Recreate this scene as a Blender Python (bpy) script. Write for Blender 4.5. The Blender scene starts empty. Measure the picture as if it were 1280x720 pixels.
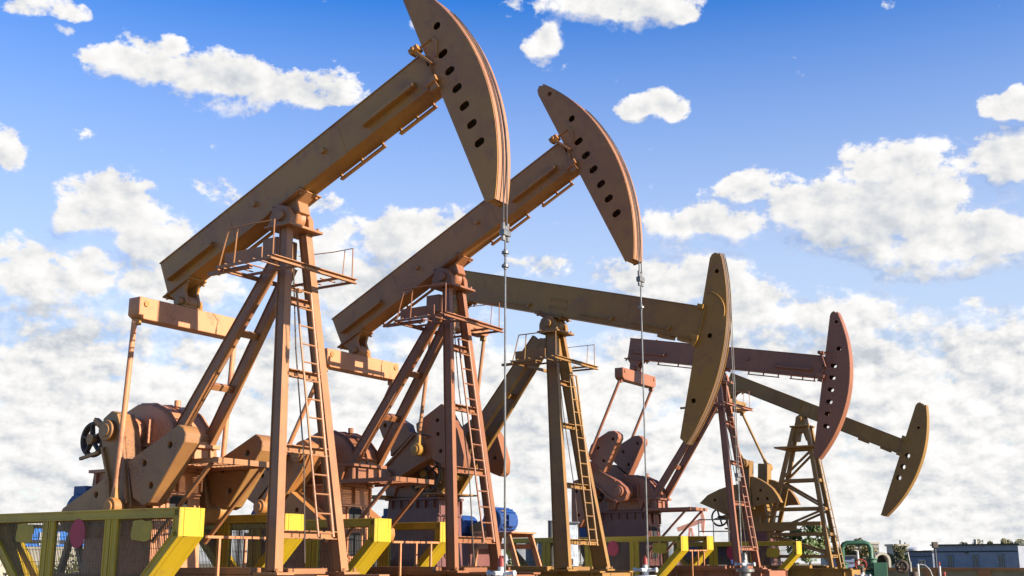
import bpy, bmesh, math, random
from mathutils import Vector, Matrix
random.seed(7)
R = math.radians
sc = bpy.context.scene
COL = sc.collection

# ------------------------------------------------------------------ camera, light, exposure
HC, FPX, PITCH = 1.6, 1443.2, 0.234
cam = bpy.data.objects.new("camera", bpy.data.cameras.new("camera"))
COL.objects.link(cam)
cam.location = (0, 0, HC)
cam.rotation_euler = (math.pi / 2 + PITCH, 0, 0)
cam.data.sensor_width = 36.0
cam.data.lens = FPX / 1280 * 36.0
cam.data.clip_start = 0.1
cam.data.clip_end = 20000
sc.camera = cam
sc.view_settings.view_transform = 'Standard'
sc.view_settings.look = 'None'
sc.view_settings.gamma = 1
sc.view_settings.use_curve_mapping = False
sc.view_settings.exposure = 1.35
SUN_AZ, SUN_EL = R(-28), R(21)          # azimuth measured from +X, counter-clockwise
SUN_DIR = Vector((math.cos(SUN_EL) * math.cos(SUN_AZ), math.cos(SUN_EL) * math.sin(SUN_AZ), math.sin(SUN_EL)))
sl = bpy.data.lights.new("sun", 'SUN')
sl.energy = 5.0
sl.angle = R(0.5)
sl.color = (1.0, 0.91, 0.78)
sun = bpy.data.objects.new("sun", sl)
COL.objects.link(sun)
sun.rotation_euler = SUN_DIR.to_track_quat('Z', 'Y').to_euler()
sun.location = (30, -10, 30)

def ray(px, py):
    dx = (px - 640) / FPX
    dy = (360 - py) / FPX
    return Vector((dx, math.cos(PITCH) - dy * math.sin(PITCH), math.sin(PITCH) + dy * math.cos(PITCH)))

def at(px, py, Y):
    """the world point at depth Y seen in that direction when the photo was taken"""
    r = ray(px, py)
    return Vector((0, 0, HC)) + r * (Y / r.y)

def azel(px, py):
    r = ray(px, py).normalized()
    return math.degrees(math.atan2(r.x, r.y)), math.degrees(math.asin(r.z))

# ------------------------------------------------------------------ world: blue sky and clouds
world = bpy.data.worlds.new("World")
sc.world = world
world.use_nodes = True

class NT:
    """tiny helper to write node trees as expressions"""
    def __init__(s, tree):
        s.t = tree
    def n(s, kind, **kw):
        nd = s.t.nodes.new(kind)
        for k, v in kw.items():
            setattr(nd, k, v)
        return nd
    def put(s, sock, v):
        if isinstance(v, bpy.types.NodeSocket):
            s.t.links.new(v, sock)
        elif v is not None:
            sock.default_value = v
    def m(s, op, a, b=None, c=None, clamp=False):
        nd = s.n('ShaderNodeMath', operation=op, use_clamp=clamp)
        s.put(nd.inputs[0], a); s.put(nd.inputs[1], b); s.put(nd.inputs[2], c)
        return nd.outputs[0]
    def ramp(s, x, lo, hi, smooth=True, to=(0, 1)):
        nd = s.n('ShaderNodeMapRange')
        nd.interpolation_type = 'SMOOTHSTEP' if smooth else 'LINEAR'
        nd.clamp = True
        s.put(nd.inputs[0], x); s.put(nd.inputs[1], lo); s.put(nd.inputs[2], hi)
        nd.inputs[3].default_value = to[0]; nd.inputs[4].default_value = to[1]
        return nd.outputs[0]
    def xyz(s, x, y, z):
        nd = s.n('ShaderNodeCombineXYZ')
        s.put(nd.inputs[0], x); s.put(nd.inputs[1], y); s.put(nd.inputs[2], z)
        return nd.outputs[0]
    def noise(s, vec, scale, detail=6, rough=0.55, lac=2.0, dist=0.0, col=False):
        nd = s.n('ShaderNodeTexNoise')
        s.put(nd.inputs['Vector'], vec)
        nd.inputs['Scale'].default_value = scale
        nd.inputs['Detail'].default_value = detail
        nd.inputs['Roughness'].default_value = rough
        nd.inputs['Lacunarity'].default_value = lac
        nd.inputs['Distortion'].default_value = dist
        return nd.outputs['Color' if col else 'Fac']
    def mix(s, f, a, b, mode='MIX'):
        nd = s.n('ShaderNodeMix', data_type='RGBA', blend_type=mode)
        s.put(nd.inputs[0], f); s.put(nd.inputs[6], a); s.put(nd.inputs[7], b)
        return nd.outputs[2]

wt = world.node_tree
wt.nodes.clear()
W = NT(wt)
tc = W.n('ShaderNodeTexCoord')
sep = W.n('ShaderNodeSeparateXYZ')
wt.links.new(tc.outputs['Generated'], sep.inputs[0])
DX, DY, DZ = sep.outputs
sky = W.n('ShaderNodeTexSky', sky_type='NISHITA')
sky.sun_disc = False
sky.sun_elevation = SUN_EL
sky.sun_rotation = math.pi / 2 - SUN_AZ      # Blender measures it clockwise from +Y
sky.altitude = 200
sky.air_density = 1.0
sky.dust_density = 0.3
sky.ozone_density = 3.0
AZ = W.m('MULTIPLY', W.m('ARCTAN2', DX, DY), 180 / math.pi)
EL = W.m('MULTIPLY', W.m('ARCSINE', DZ), 180 / math.pi)

# cumulus banks: (px, py, half width px, half height px, weight), given as directions in the sky
BLOBS = [
    (300, 108, 165, 36, 1.1), (205, 88, 80, 24, .9), (400, 128, 70, 16, .8), (94, 10, 30, 16, .7), (80, 36, 16, 10, .6), (12, 195, 46, 40, 1.05), (40, 5, 30, 14, .2),
    (110, 166, 26, 10, .45), (195, 55, 40, 12, .5),
    (765, 8, 95, 34, 1.05), (680, 50, 24, 22, .75), (830, 22, 34, 16, .7), (640, 0, 30, 12, .5), (816, 138, 42, 20, 1.05),
    (1080, 262, 165, 62, 1.25), (1110, 200, 75, 40, 1.0), (890, 278, 105, 36, 1.1), (1250, 205, 75, 50, 1.1), (1265, 132, 48, 20, .9),
    (1180, 300, 140, 50, 1.15), (925, 230, 60, 26, .75), (1180, 330, 110, 24, .9), (1010, 260, 110, 45, 1.0),
    (130, 265, 70, 44, 1.1), (175, 300, 60, 50, 1.15), (60, 340, 150, 60, 1.25), (270, 240, 46, 26, .55), (170, 350, 130, 60, 1.1),
    (500, 300, 105, 52, 1.2), (395, 255, 34, 18, .75), (420, 350, 110, 60, 1.0), (550, 290, 50, 30, .6),
    (680, 335, 60, 20, .7), (830, 350, 110, 40, 1.05), (930, 400, 110, 44, .95), (760, 345, 60, 28, .8), (1000, 390, 130, 40, .85),
    (1250, 400, 60, 26, .5), (1085, 400, 60, 24, .6),
    (1195, 605, 110, 40, .5), (1100, 620, 80, 30, .4),
]
def cloud_field(az, el):
    fld = None
    for (px, py, hw, hh, wgt) in BLOBS:
        a, e = azel(px, py)
        a1, _ = azel(px + hw * .92, py)
        _, e1 = azel(px, py - hh * .92)
        ra, re = max(abs(a1 - a), .3), max(abs(e1 - e), .3)
        da = W.m('DIVIDE', W.m('SUBTRACT', az, a), ra)
        de = W.m('DIVIDE', W.m('SUBTRACT', el, e), re)
        d2 = W.m('ADD', W.m('MULTIPLY', da, da), W.m('MULTIPLY', de, de))
        g = W.m('MULTIPLY', W.m('SUBTRACT', 1.0, W.m('MULTIPLY', d2, .8)), wgt)
        fld = g if fld is None else W.m('SMOOTH_MAX', fld, g, .25)
    return W.m('MAXIMUM', fld, -0.6)
wv = W.xyz(W.m('MULTIPLY', AZ, .16), W.m('MULTIPLY', EL, .16), 9.1)
wn = W.n('ShaderNodeSeparateXYZ')
W.put(wn.inputs[0], W.noise(wv, 1.6, 3, .5, col=True))
AZW = W.m('ADD', AZ, W.m('MULTIPLY', W.m('SUBTRACT', wn.outputs[0], .5), 4.0))
ELW = W.m('ADD', EL, W.m('MULTIPLY', W.m('SUBTRACT', wn.outputs[1], .5), 2.4))
FIELD = cloud_field(AZW, ELW)
FIELD_UP = cloud_field(W.m('ADD', AZW, .5), W.m('ADD', ELW, 1.0))
BELLY = W.m('SUBTRACT', FIELD_UP, FIELD)              # positive in the undersides
# sheet of cloud above the horizon: perspective of a flat layer
hz = W.m('ADD', W.m('MAXIMUM', DZ, 0.0), 0.15)
PX, PY = W.m('DIVIDE', DX, hz), W.m('DIVIDE', DY, hz)
def puffs(oa, oe, det=8):
    v = W.xyz(W.m('ADD', W.m('MULTIPLY', AZ, .10), oa), W.m('ADD', W.m('MULTIPLY', EL, .135), oe), 3.7)
    return W.noise(v, 2.4, det, .59, 2.1, .05)
def sheet(oy, det=8):
    v = W.xyz(W.m('MULTIPLY', PX, 1.0), W.m('ADD', W.m('MULTIPLY', PY, .62), oy), 1.3)
    return W.noise(v, 2.4, det, .57, 2.1, .1)
N0 = puffs(0, 0)
S0 = sheet(0)
Na, Nb = puffs(0, 0, 4), puffs(.05, .06, 4)
def lumps(oa, oe, det=8):
    v = W.xyz(W.m('ADD', W.m('MULTIPLY', AZ, .15), oa), W.m('ADD', W.m('MULTIPLY', W.m('POWER', W.m('MAXIMUM', EL, .01), .8), .40), oe), 8.8)
    return W.noise(v, 2.7, det, .60, 2.1, .05)
L0 = lumps(0, 0)
Sa, Sb = lumps(0, 0, 6), lumps(.035, .075, 6)
low = W.ramp(EL, 14.5, 8.5)                      # the layer closes towards the horizon
NH = W.noise(W.xyz(W.m('MULTIPLY', AZ, .10), W.m('MULTIPLY', EL, .135), 21.0), 9.5, 7, .60, 2.1, .1)
dens_c = W.m('ADD', W.m('ADD', W.m('MULTIPLY', FIELD, .74), .05), W.m('ADD', W.m('MULTIPLY', W.m('SUBTRACT', N0, .5), 2.6), W.m('MULTIPLY', W.m('SUBTRACT', NH, .5), 1.6)))
soft = W.ramp(BELLY, -.15, .35, to=(.48, .95))
alpha_c = W.m('POWER', W.ramp(dens_c, 0.0, soft), .8)
mixn = W.m('ADD', W.m('MULTIPLY', S0, .15), W.m('MULTIPLY', L0, .85))
dens_s = W.m('ADD', W.m('MULTIPLY', W.m('SUBTRACT', mixn, .5), 2.4), W.m('MULTIPLY', W.m('SUBTRACT', W.m('SUBTRACT', low, .62), W.m('MULTIPLY', W.ramp(EL, 13.5, 18), .9)), 1.25))
alpha_s = W.ramp(dens_s, -.25, .28)
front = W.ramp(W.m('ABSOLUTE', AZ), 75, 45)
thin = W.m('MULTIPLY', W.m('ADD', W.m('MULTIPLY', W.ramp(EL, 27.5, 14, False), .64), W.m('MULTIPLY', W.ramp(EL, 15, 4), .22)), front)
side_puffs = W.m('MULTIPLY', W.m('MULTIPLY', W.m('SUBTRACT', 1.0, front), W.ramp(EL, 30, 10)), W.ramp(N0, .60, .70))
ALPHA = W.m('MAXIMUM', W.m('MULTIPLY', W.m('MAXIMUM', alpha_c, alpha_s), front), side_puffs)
# relief: bright where the density falls off towards the sun, grey in the bellies
rel_c = W.m('MULTIPLY', W.m('SUBTRACT', Na, Nb), 1.05)
rel_s = W.m('MULTIPLY', W.m('SUBTRACT', Sa, Sb), 1.0)
rel_h = W.m('MULTIPLY', W.m('SUBTRACT', NH, .5), .20)
rel_b = W.m('MULTIPLY', W.ramp(BELLY, 0.0, .55), -.13)
relief = W.m('ADD', W.m('ADD', rel_h, W.m('MULTIPLY', rel_b, W.ramp(EL, 6, 12))), W.m('MULTIPLY', rel_c, W.ramp(EL, 6, 16, to=(.6, 1))))
relief = W.m('ADD', relief, W.m('MULTIPLY', rel_s, W.ramp(EL, 18, 9)))
thick = W.ramp(W.m('MAXIMUM', dens_c, dens_s), .25, 1.5)
lum = W.m('ADD', W.m('SUBTRACT', .955, W.m('MULTIPLY', thick, .13)), relief)
lum = W.m('MINIMUM', W.m('MAXIMUM', lum, .72), 1.05)
lum = W.m('ADD', .93, W.m('MULTIPLY', W.m('SUBTRACT', lum, .93), W.ramp(ALPHA, 0.0, .5)))
# tint: grey blue in shade, warm white in light
warm = W.ramp(lum, .70, .96)
ccol = W.mix(warm, (.82, .87, .95, 1), (1.0, .99, .975, 1))
skc = W.n('ShaderNodeHueSaturation')
skc.inputs['Saturation'].default_value = 1.35
skc.inputs['Hue'].default_value = .515
skc.inputs['Value'].default_value = 1.0
wt.links.new(sky.outputs[0], skc.inputs['Color'])
bg_sky = W.n('ShaderNodeBackground')
bg_sky.inputs[1].default_value = 0.10
wt.links.new(skc.outputs[0], bg_sky.inputs[0])
bg_cl = W.n('ShaderNodeBackground')
wt.links.new(W.mix(W.ramp(ALPHA, 0.0, .6), (.80, .89, 1.0, 1), ccol), bg_cl.inputs[0])
W.put(bg_cl.inputs[1], W.m('MULTIPLY', lum, .385))
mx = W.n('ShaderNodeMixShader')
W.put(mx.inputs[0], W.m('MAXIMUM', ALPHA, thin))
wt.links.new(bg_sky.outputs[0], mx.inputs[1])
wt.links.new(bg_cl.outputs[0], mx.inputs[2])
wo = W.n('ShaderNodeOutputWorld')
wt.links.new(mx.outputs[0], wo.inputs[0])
world.cycles.sampling_method = 'MANUAL'
world.cycles.sample_map_resolution = 1024

# ------------------------------------------------------------------ materials
def mat(name):
    m = bpy.data.materials.new(name)
    m.use_nodes = True
    m.node_tree.nodes.clear()
    t = NT(m.node_tree)
    b = t.n('ShaderNodeBsdfPrincipled')
    o = t.n('ShaderNodeOutputMaterial')
    m.node_tree.links.new(b.outputs[0], o.inputs[0])
    return m, t, b

def c4(c, k=1.0):
    return (c[0] * k, c[1] * k, c[2] * k, 1)

def paint(name, base, worn, rust=(.16, .06, .03), rough=.48, amount=.5, bump=.004, scale=1.0):
    """old brushed steel paint: patches of a second coat, rain streaks, rust specks"""
    m, t, b = mat(name)
    tcn = t.n('ShaderNodeTexCoord')
    ob = tcn.outputs['Object']
    big = t.noise(ob, .9 * scale, 5, .6)
    mp = t.n('ShaderNodeMapping')
    mp.inputs['Scale'].default_value = (9 * scale, 9 * scale, .7 * scale)
    m.node_tree.links.new(ob, mp.inputs[0])
    streak = t.noise(mp.outputs[0], 1.0, 5, .65)
    fine = t.noise(ob, 26 * scale, 5, .65)
    speck = t.noise(ob, 60 * scale, 3, .6)
    c = t.mix(t.ramp(big, .40, .64), c4(base), c4(worn))
    c = t.mix(t.m('MULTIPLY', t.ramp(streak, .52, .80), amount * .6), c, c4(base, .62))
    c = t.mix(t.m('MULTIPLY', t.ramp(fine, .55, .75), .35 * amount), c, c4(worn, 1.18))
    gr = t.noise(ob, 2.3 * scale, 7, .68, dist=.6)
    c = t.mix(t.m('MULTIPLY', t.ramp(gr, .53, .68), .55 * amount * 2), c, c4(rust, 1.6))
    dust = t.noise(ob, 1.4 * scale, 6, .6)
    c = t.mix(t.m('MULTIPLY', t.ramp(dust, .58, .76), .12), c, (.42, .30, .19, 1))
    rm = t.m('MULTIPLY', t.ramp(t.m('ADD', t.m('MULTIPLY', fine, .5), t.m('MULTIPLY', big, .5)), .57, .65), .8)
    c = t.mix(rm, c, c4(rust))
    c = t.mix(t.m('MULTIPLY', t.ramp(speck, .66, .72), .5), c, c4(rust, .8))
    t.put(b.inputs['Base Color'], c)
    t.put(b.inputs['Roughness'], t.m('ADD', rough - .08, t.m('MULTIPLY', fine, .28)))
    bp = t.n('ShaderNodeBump')
    bp.inputs['Strength'].default_value = .35
    bp.inputs['Distance'].default_value = bump
    t.put(bp.inputs['Height'], t.m('ADD', fine, t.m('MULTIPLY', big, 3.0)))
    m.node_tree.links.new(bp.outputs[0], b.inputs['Normal'])
    return m

def plain(name, col, rough=.6, metal=0.0, var=.25, scale=6.0):
    m, t, b = mat(name)
    ob = t.n('ShaderNodeTexCoord').outputs['Object']
    n = t.noise(ob, scale, 6, .65)
    t.put(b.inputs['Base Color'], t.mix(t.ramp(n, .35, .68), c4(col, 1 - var), c4(col, 1 + var)))
    t.put(b.inputs['Roughness'], t.m('ADD', rough - .1, t.m('MULTIPLY', n, .2)))
    b.inputs['Metallic'].default_value = metal
    return m

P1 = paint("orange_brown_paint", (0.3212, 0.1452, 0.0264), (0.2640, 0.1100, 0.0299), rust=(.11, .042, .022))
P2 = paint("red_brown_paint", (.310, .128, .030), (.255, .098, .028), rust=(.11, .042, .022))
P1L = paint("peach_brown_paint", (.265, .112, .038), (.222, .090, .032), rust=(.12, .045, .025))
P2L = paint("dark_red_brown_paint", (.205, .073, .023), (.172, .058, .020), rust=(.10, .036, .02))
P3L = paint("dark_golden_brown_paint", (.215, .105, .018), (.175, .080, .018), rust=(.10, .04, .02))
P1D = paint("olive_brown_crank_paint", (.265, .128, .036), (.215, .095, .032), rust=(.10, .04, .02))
TRACK = paint("rusty_track_paint", (0.2635, 0.1232, 0.0595), (0.2040, 0.0892, 0.0467), rust=(.13, .05, .03))
BROWN = paint("dark_brown_track", (0.1200, 0.0656, 0.0336), (0.0960, 0.0512, 0.0272), rust=(.10, .05, .03))  # darker brown than the other arc tracks
P3 = paint("golden_brown_paint", (0.2706, 0.1312, 0.0164), (0.2214, 0.1000, 0.0205), rust=(.11, .042, .022))
P4 = paint("maroon_paint", (.235, .084, .038), (.195, .068, .034), rust=(.11, .042, .022))
P5 = paint("ochre_paint", (0.2230, 0.1171, 0.0209), (0.1847, 0.0906, 0.0195), rust=(.11, .042, .022))
ORANGE = paint("orange_primer", (.42, .172, .070), (.36, .138, .058), rust=(.11, .042, .022))
MAROON = paint("maroon_primer", (0.1235, 0.0399, 0.0323), (0.1045, 0.0361, 0.0285), rust=(.11, .042, .022))
YEL = paint("yellow_guard_paint", (.40, .255, .005), (.33, .21, .009), rust=(.14, .075, .02), amount=.45)
BLUE = paint("blue_motor_paint", (0.0056, 0.0420, 0.1680), (0.0084, 0.0350, 0.1330), rust=(.06, .06, .09), amount=.3)
GREEN = paint("green_valve_paint", (0.0208, 0.0880, 0.0440), (0.0160, 0.0640, 0.0360), rust=(.09, .08, .05), amount=.4)
STEEL = plain("galvanised_steel", (.17, .162, .15), .42, .6)
DARK = plain("greasy_dark_steel", (.06, .038, .024), .7)
WIRE = plain("dark_wire_mesh", (0.13, 0.10, 0.06), .55, .3)
GREYROD = plain('greasy_rod_steel', (.20, .18, .16), .35, .6)
ROPE = plain("steel_wire_rope", (0.116, 0.105, 0.095), .5, .6)
WHITE = plain("white_pipe_paint", (0.395, 0.390, 0.379), .5)
REDP = plain("red_cap_paint", (0.237, 0.026, 0.016), .5)
SIGNY = plain("faded_yellow_sign", (.36, .235, .012), .6, var=.12)
SIGNR = plain("faded_red_sign", (.33, .018, .04), .6, var=.12)
GREY = plain("grey_tank_paint", (0.122, 0.137, 0.158), .5)
GREYD = plain("dark_grey_panel", (0.039, 0.039, 0.043), .6)
BARK = plain("bark", (0.063, 0.045, 0.031), .9)
BLACK = plain("opening_shade_black", (.012, .010, .009), .8)  # near-black colour standing in for shade inside openings
CREAM = plain("cream_wall", (0.326, 0.290, 0.221), .8, var=.15, scale=1.5)
SLATE = plain("slate_blue_wall", (0.170, 0.178, 0.208), .8, var=.12, scale=1.2)
ROOFM = plain("dark_roof", (0.026, 0.025, 0.026), .8)
GLASS = plain("window_glass", (0.021, 0.026, 0.031), .12)
CONC = plain("weathered_concrete", (0.211, 0.195, 0.168), .9, var=.2, scale=2)
SAND = plain("ochre_wall", (0.221, 0.168, 0.084), .9, var=.22, scale=.6)

# ------------------------------------------------------------------ mesh helpers
def tag(o, label=None, cat=None, group=None, kind=None):
    if label: o['label'] = label
    if cat: o['category'] = cat
    if group: o['group'] = group
    if kind: o['kind'] = kind
    return o

def empty(name, loc, rz, label, cat, group=None):
    o = bpy.data.objects.new(name, None)
    COL.objects.link(o)
    o.location = loc
    o.rotation_euler = (0, 0, rz)
    o.empty_display_size = .2
    return tag(o, label, cat, group)

def V(s, v, z):
    """machine coordinates: s along the beam towards the horsehead, v towards the camera side, z up"""
    return Vector((s, -v, z))

class MB:
    def __init__(s):
        s.v, s.f = [], []
    def _add(s, vs, fs):
        b = len(s.v)
        s.v += [tuple(p) for p in vs]
        s.f += [tuple(b + i for i in f) for f in fs]
        return s
    def box(s, lo, hi):
        (a, b, c), (d, e, f) = lo, hi
        vs = [(x, y, z) for z in (c, f) for y in (b, e) for x in (a, d)]
        return s._add(vs, [(0, 2, 3, 1), (4, 5, 7, 6), (0, 1, 5, 4), (2, 6, 7, 3), (0, 4, 6, 2), (1, 3, 7, 5)])
    def sbox(s, s0, s1, v0, v1, z0, z1):
        return s.box((min(s0, s1), min(-v0, -v1), min(z0, z1)), (max(s0, s1), max(-v0, -v1), max(z0, z1)))
    def bar(s, p, q, w, h, side=(0, 1, 0), w2=None, h2=None):
        """box section from p to q; w across `side`, h across the other direction"""
        p, q = Vector(p), Vector(q)
        d = (q - p).normalized()
        sd = Vector(side)
        sd = (sd - d * sd.dot(d)).normalized()
        up = d.cross(sd)
        w2 = w if w2 is None else w2
        h2 = h if h2 is None else h2
        vs = []
        for (pt, ww, hh) in ((p, w, h), (q, w2, h2)):
            for (i, j) in ((-1, -1), (1, -1), (1, 1), (-1, 1)):
                vs.append(pt + sd * (i * ww / 2) + up * (j * hh / 2))
        return s._add(vs, [(3, 2, 1, 0), (4, 5, 6, 7), (0, 1, 5, 4), (1, 2, 6, 5), (2, 3, 7, 6), (3, 0, 4, 7)])
    def channel(s, p, q, w, h, th, side=(0, 1, 0), flip=1):
        """C section: web of width w, flanges of depth h to one side"""
        p, q = Vector(p), Vector(q)
        d = (q - p).normalized()
        sd = Vector(side); sd = (sd - d * sd.dot(d)).normalized()
        up = d.cross(sd) * flip
        s.bar(p, q, w, th, side)
        for k in (-1, 1):
            o = sd * (k * (w / 2 - th / 2)) + up * (h / 2)
            s.bar(p + o, q + o, th, h, side)
        return s
    def tube(s, p, q, r, n=10, r2=None, cap=True):
        p, q = Vector(p), Vector(q)
        r2 = r if r2 is None else r2
        d = (q - p).normalized()
        a = d.orthogonal().normalized()
        b = d.cross(a)
        vs = []
        for (pt, rr) in ((p, r), (q, r2)):
            for i in range(n):
                t = 2 * math.pi * i / n
                vs.append(pt + a * (rr * math.cos(t)) + b * (rr * math.sin(t)))
        fs = [(i, (i + 1) % n, n + (i + 1) % n, n + i) for i in range(n)]
        if cap:
            fs += [tuple(range(n - 1, -1, -1)), tuple(range(n, 2 * n))]
        return s._add(vs, fs)
    def path(s, pts, r, n=8):
        pts = [Vector(p) for p in pts]
        rings, a = [], None
        for i, p in enumerate(pts):
            d = ((pts[min(i + 1, len(pts) - 1)] - p).normalized() + (p - pts[max(i - 1, 0)]).normalized())
            d = d.normalized() if d.length > 1e-6 else Vector((0, 0, 1))
            a = d.orthogonal().normalized() if a is None else (a - d * a.dot(d)).normalized()
            b = d.cross(a)
            rings.append([p + a * (r * math.cos(2 * math.pi * k / n)) + b * (r * math.sin(2 * math.pi * k / n)) for k in range(n)])
        vs = [x for ring in rings for x in ring]
        fs = [(i * n + k, i * n + (k + 1) % n, (i + 1) * n + (k + 1) % n, (i + 1) * n + k) for i in range(len(pts) - 1) for k in range(n)]
        fs += [tuple(range(n - 1, -1, -1)), tuple(range((len(pts) - 1) * n, len(pts) * n))]
        return s._add(vs, fs)
    def prism(s, poly, v0, v1, tf=None):
        """polygon in (s, z) extruded from v0 to v1"""
        n = len(poly)
        area = sum(poly[i][0] * poly[(i + 1) % n][1] - poly[(i + 1) % n][0] * poly[i][1] for i in range(n))
        if area < 0: poly = poly[::-1]
        if v0 < v1: v0, v1 = v1, v0          # v0 nearer to the camera
        vs = [V(a, v0, b) for a, b in poly] + [V(a, v1, b) for a, b in poly]
        fs = [tuple(range(n)), tuple(range(2 * n - 1, n - 1, -1))] + [(i, i + n, (i + 1) % n + n, (i + 1) % n) for i in range(n)]
        if tf: vs = [tf(p) for p in vs]
        return s._add(vs, fs)
    def ring(s, c, axis, R_, r_, n=28, m=8):
        c, axis = Vector(c), Vector(axis).normalized()
        a = axis.orthogonal().normalized(); b = axis.cross(a)
        vs, fs = [], []
        for i in range(n):
            t = 2 * math.pi * i / n
            rd = a * math.cos(t) + b * math.sin(t)
            for j in range(m):
                q = 2 * math.pi * j / m
                vs.append(c + rd * (R_ + r_ * math.cos(q)) + axis * (r_ * math.sin(q)))
        for i in range(n):
            for j in range(m):
                fs.append((i * m + j, i * m + (j + 1) % m, ((i + 1) % n) * m + (j + 1) % m, ((i + 1) % n) * m + j))
        return s._add(vs, fs)
    def bolts(s, pts, axis, r=.022, h=.02):
        ax = Vector(axis).normalized()
        for p in pts:
            s.tube(Vector(p), Vector(p) + ax * h, r, 6)
        return s
    def build(s, name, m, parent=None, bevel=0.0, smooth=32):
        me = bpy.data.meshes.new(name)
        me.from_pydata(s.v, [], s.f)
        bm = bmesh.new(); bm.from_mesh(me)
        bmesh.ops.recalc_face_normals(bm, faces=bm.faces)
        bm.to_mesh(me); bm.free()
        me.materials.append(m)
        return finish(name, me, parent, bevel, smooth)

def finish(name, me, parent=None, bevel=0.0, smooth=32):
    if bevel:
        bm = bmesh.new(); bm.from_mesh(me)
        bmesh.ops.remove_doubles(bm, verts=bm.verts, dist=1e-6)
        ed = [e for e in bm.edges if len(e.link_faces) == 2 and e.calc_face_angle(0) > R(40)]
        bmesh.ops.bevel(bm, geom=ed, offset=bevel, offset_type='OFFSET', segments=1, profile=.5, affect='EDGES', clamp_overlap=True)
        bmesh.ops.recalc_face_normals(bm, faces=bm.faces)
        bm.to_mesh(me); bm.free()
    if smooth:
        me.polygons.foreach_set('use_smooth', [True] * len(me.polygons))
        me.set_sharp_from_angle(angle=R(smooth))
    o = bpy.data.objects.new(name, me)
    COL.objects.link(o)
    if parent is not None: o.parent = parent
    return o

def plate_mesh(outline, holes, v0, v1, tf):
    """flat plate in (s, t) with holes cut through it, between v0 and v1"""
    cu = bpy.data.curves.new('plate', 'CURVE')
    cu.dimensions = '2D'; cu.fill_mode = 'BOTH'
    cu.extrude = abs(v1 - v0) / 2
    for loop in [outline] + holes:
        sp = cu.splines.new('POLY')
        sp.points.add(len(loop) - 1)
        for p, q in zip(sp.points, loop): p.co = (q[0], q[1], 0, 1)
        sp.use_cyclic_u = True
    ob = bpy.data.objects.new('plate', cu)
    me = bpy.data.meshes.new_from_object(ob)
    bpy.data.objects.remove(ob)
    vm = (v0 + v1) / 2
    for vx in me.vertices:
        a, b, c = vx.co
        vx.co = tf(V(a, vm + c, b))
    bm = bmesh.new(); bm.from_mesh(me)
    bmesh.ops.remove_doubles(bm, verts=bm.verts, dist=1e-5)
    bmesh.ops.recalc_face_normals(bm, faces=bm.faces)
    bm.to_mesh(me); bm.free()
    me.materials.clear()
    return me

def oval(c, a, b, ang, n=16):
    out = []
    for i in range(n):
        t = 2 * math.pi * i / n
        # a slot: two half circles
        x = (a - b) * (1 if math.cos(t) >= 0 else -1) + b * math.cos(t)
        y = b * math.sin(t)
        out.append((c[0] + x * math.cos(ang) - y * math.sin(ang), c[1] + x * math.sin(ang) + y * math.cos(ang)))
    return out

def circle3(p, q, r):
    ax, ay = p; bx, by = q; cx, cy = r
    d = 2 * (ax * (by - cy) + bx * (cy - ay) + cx * (ay - by))
    ux = ((ax * ax + ay * ay) * (by - cy) + (bx * bx + by * by) * (cy - ay) + (cx * cx + cy * cy) * (ay - by)) / d
    uy = ((ax * ax + ay * ay) * (cx - bx) + (bx * bx + by * by) * (ax - cx) + (cx * cx + cy * cy) * (bx - ax)) / d
    return (ux, uy), math.hypot(ax - ux, ay - uy)

# ------------------------------------------------------------------ the ground
def sheet_obj(name, x0, x1, y0, y1, z, m, kind='structure', label=None):
    o = MB()._add([(x0, y0, z), (x1, y0, z), (x1, y1, z), (x0, y1, z)], [(0, 1, 2, 3)]).build(name, m, smooth=0)
    return tag(o, label or None, None, None, kind)
gm, gt, gb = mat("dry_ground")
gp = gt.n('ShaderNodeTexCoord').outputs['Object']
g1, g2 = gt.noise(gp, .05, 6, .6), gt.noise(gp, 2.2, 7, .7)
gcol = gt.mix(gt.ramp(g1, .42, .60), (.25, .18, .095, 1), (.13, .125, .055, 1))
gcol = gt.mix(gt.m('MULTIPLY', gt.ramp(g2, .4, .7), .6), gcol, (.16, .12, .07, 1))
gt.put(gb.inputs['Base Color'], gcol)
gb.inputs['Roughness'].default_value = .95
gbp = gt.n('ShaderNodeBump'); gbp.inputs['Distance'].default_value = .08
gt.put(gbp.inputs['Height'], g2)
gm.node_tree.links.new(gbp.outputs[0], gb.inputs['Normal'])
tag(sheet_obj('ground', -4000, 4000, -600, 7000, 0, gm), 'dry grassy ground of the oil field', None)

# ------------------------------------------------------------------ pumpjacks
YAW = .58
UX, UY = math.cos(YAW), -math.sin(YAW)
def wpos(m, s, v, z=0):
    return Vector((m[0] + s * UX - v * math.sin(YAW), m[1] + s * UY - v * math.cos(YAW), z))

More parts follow.
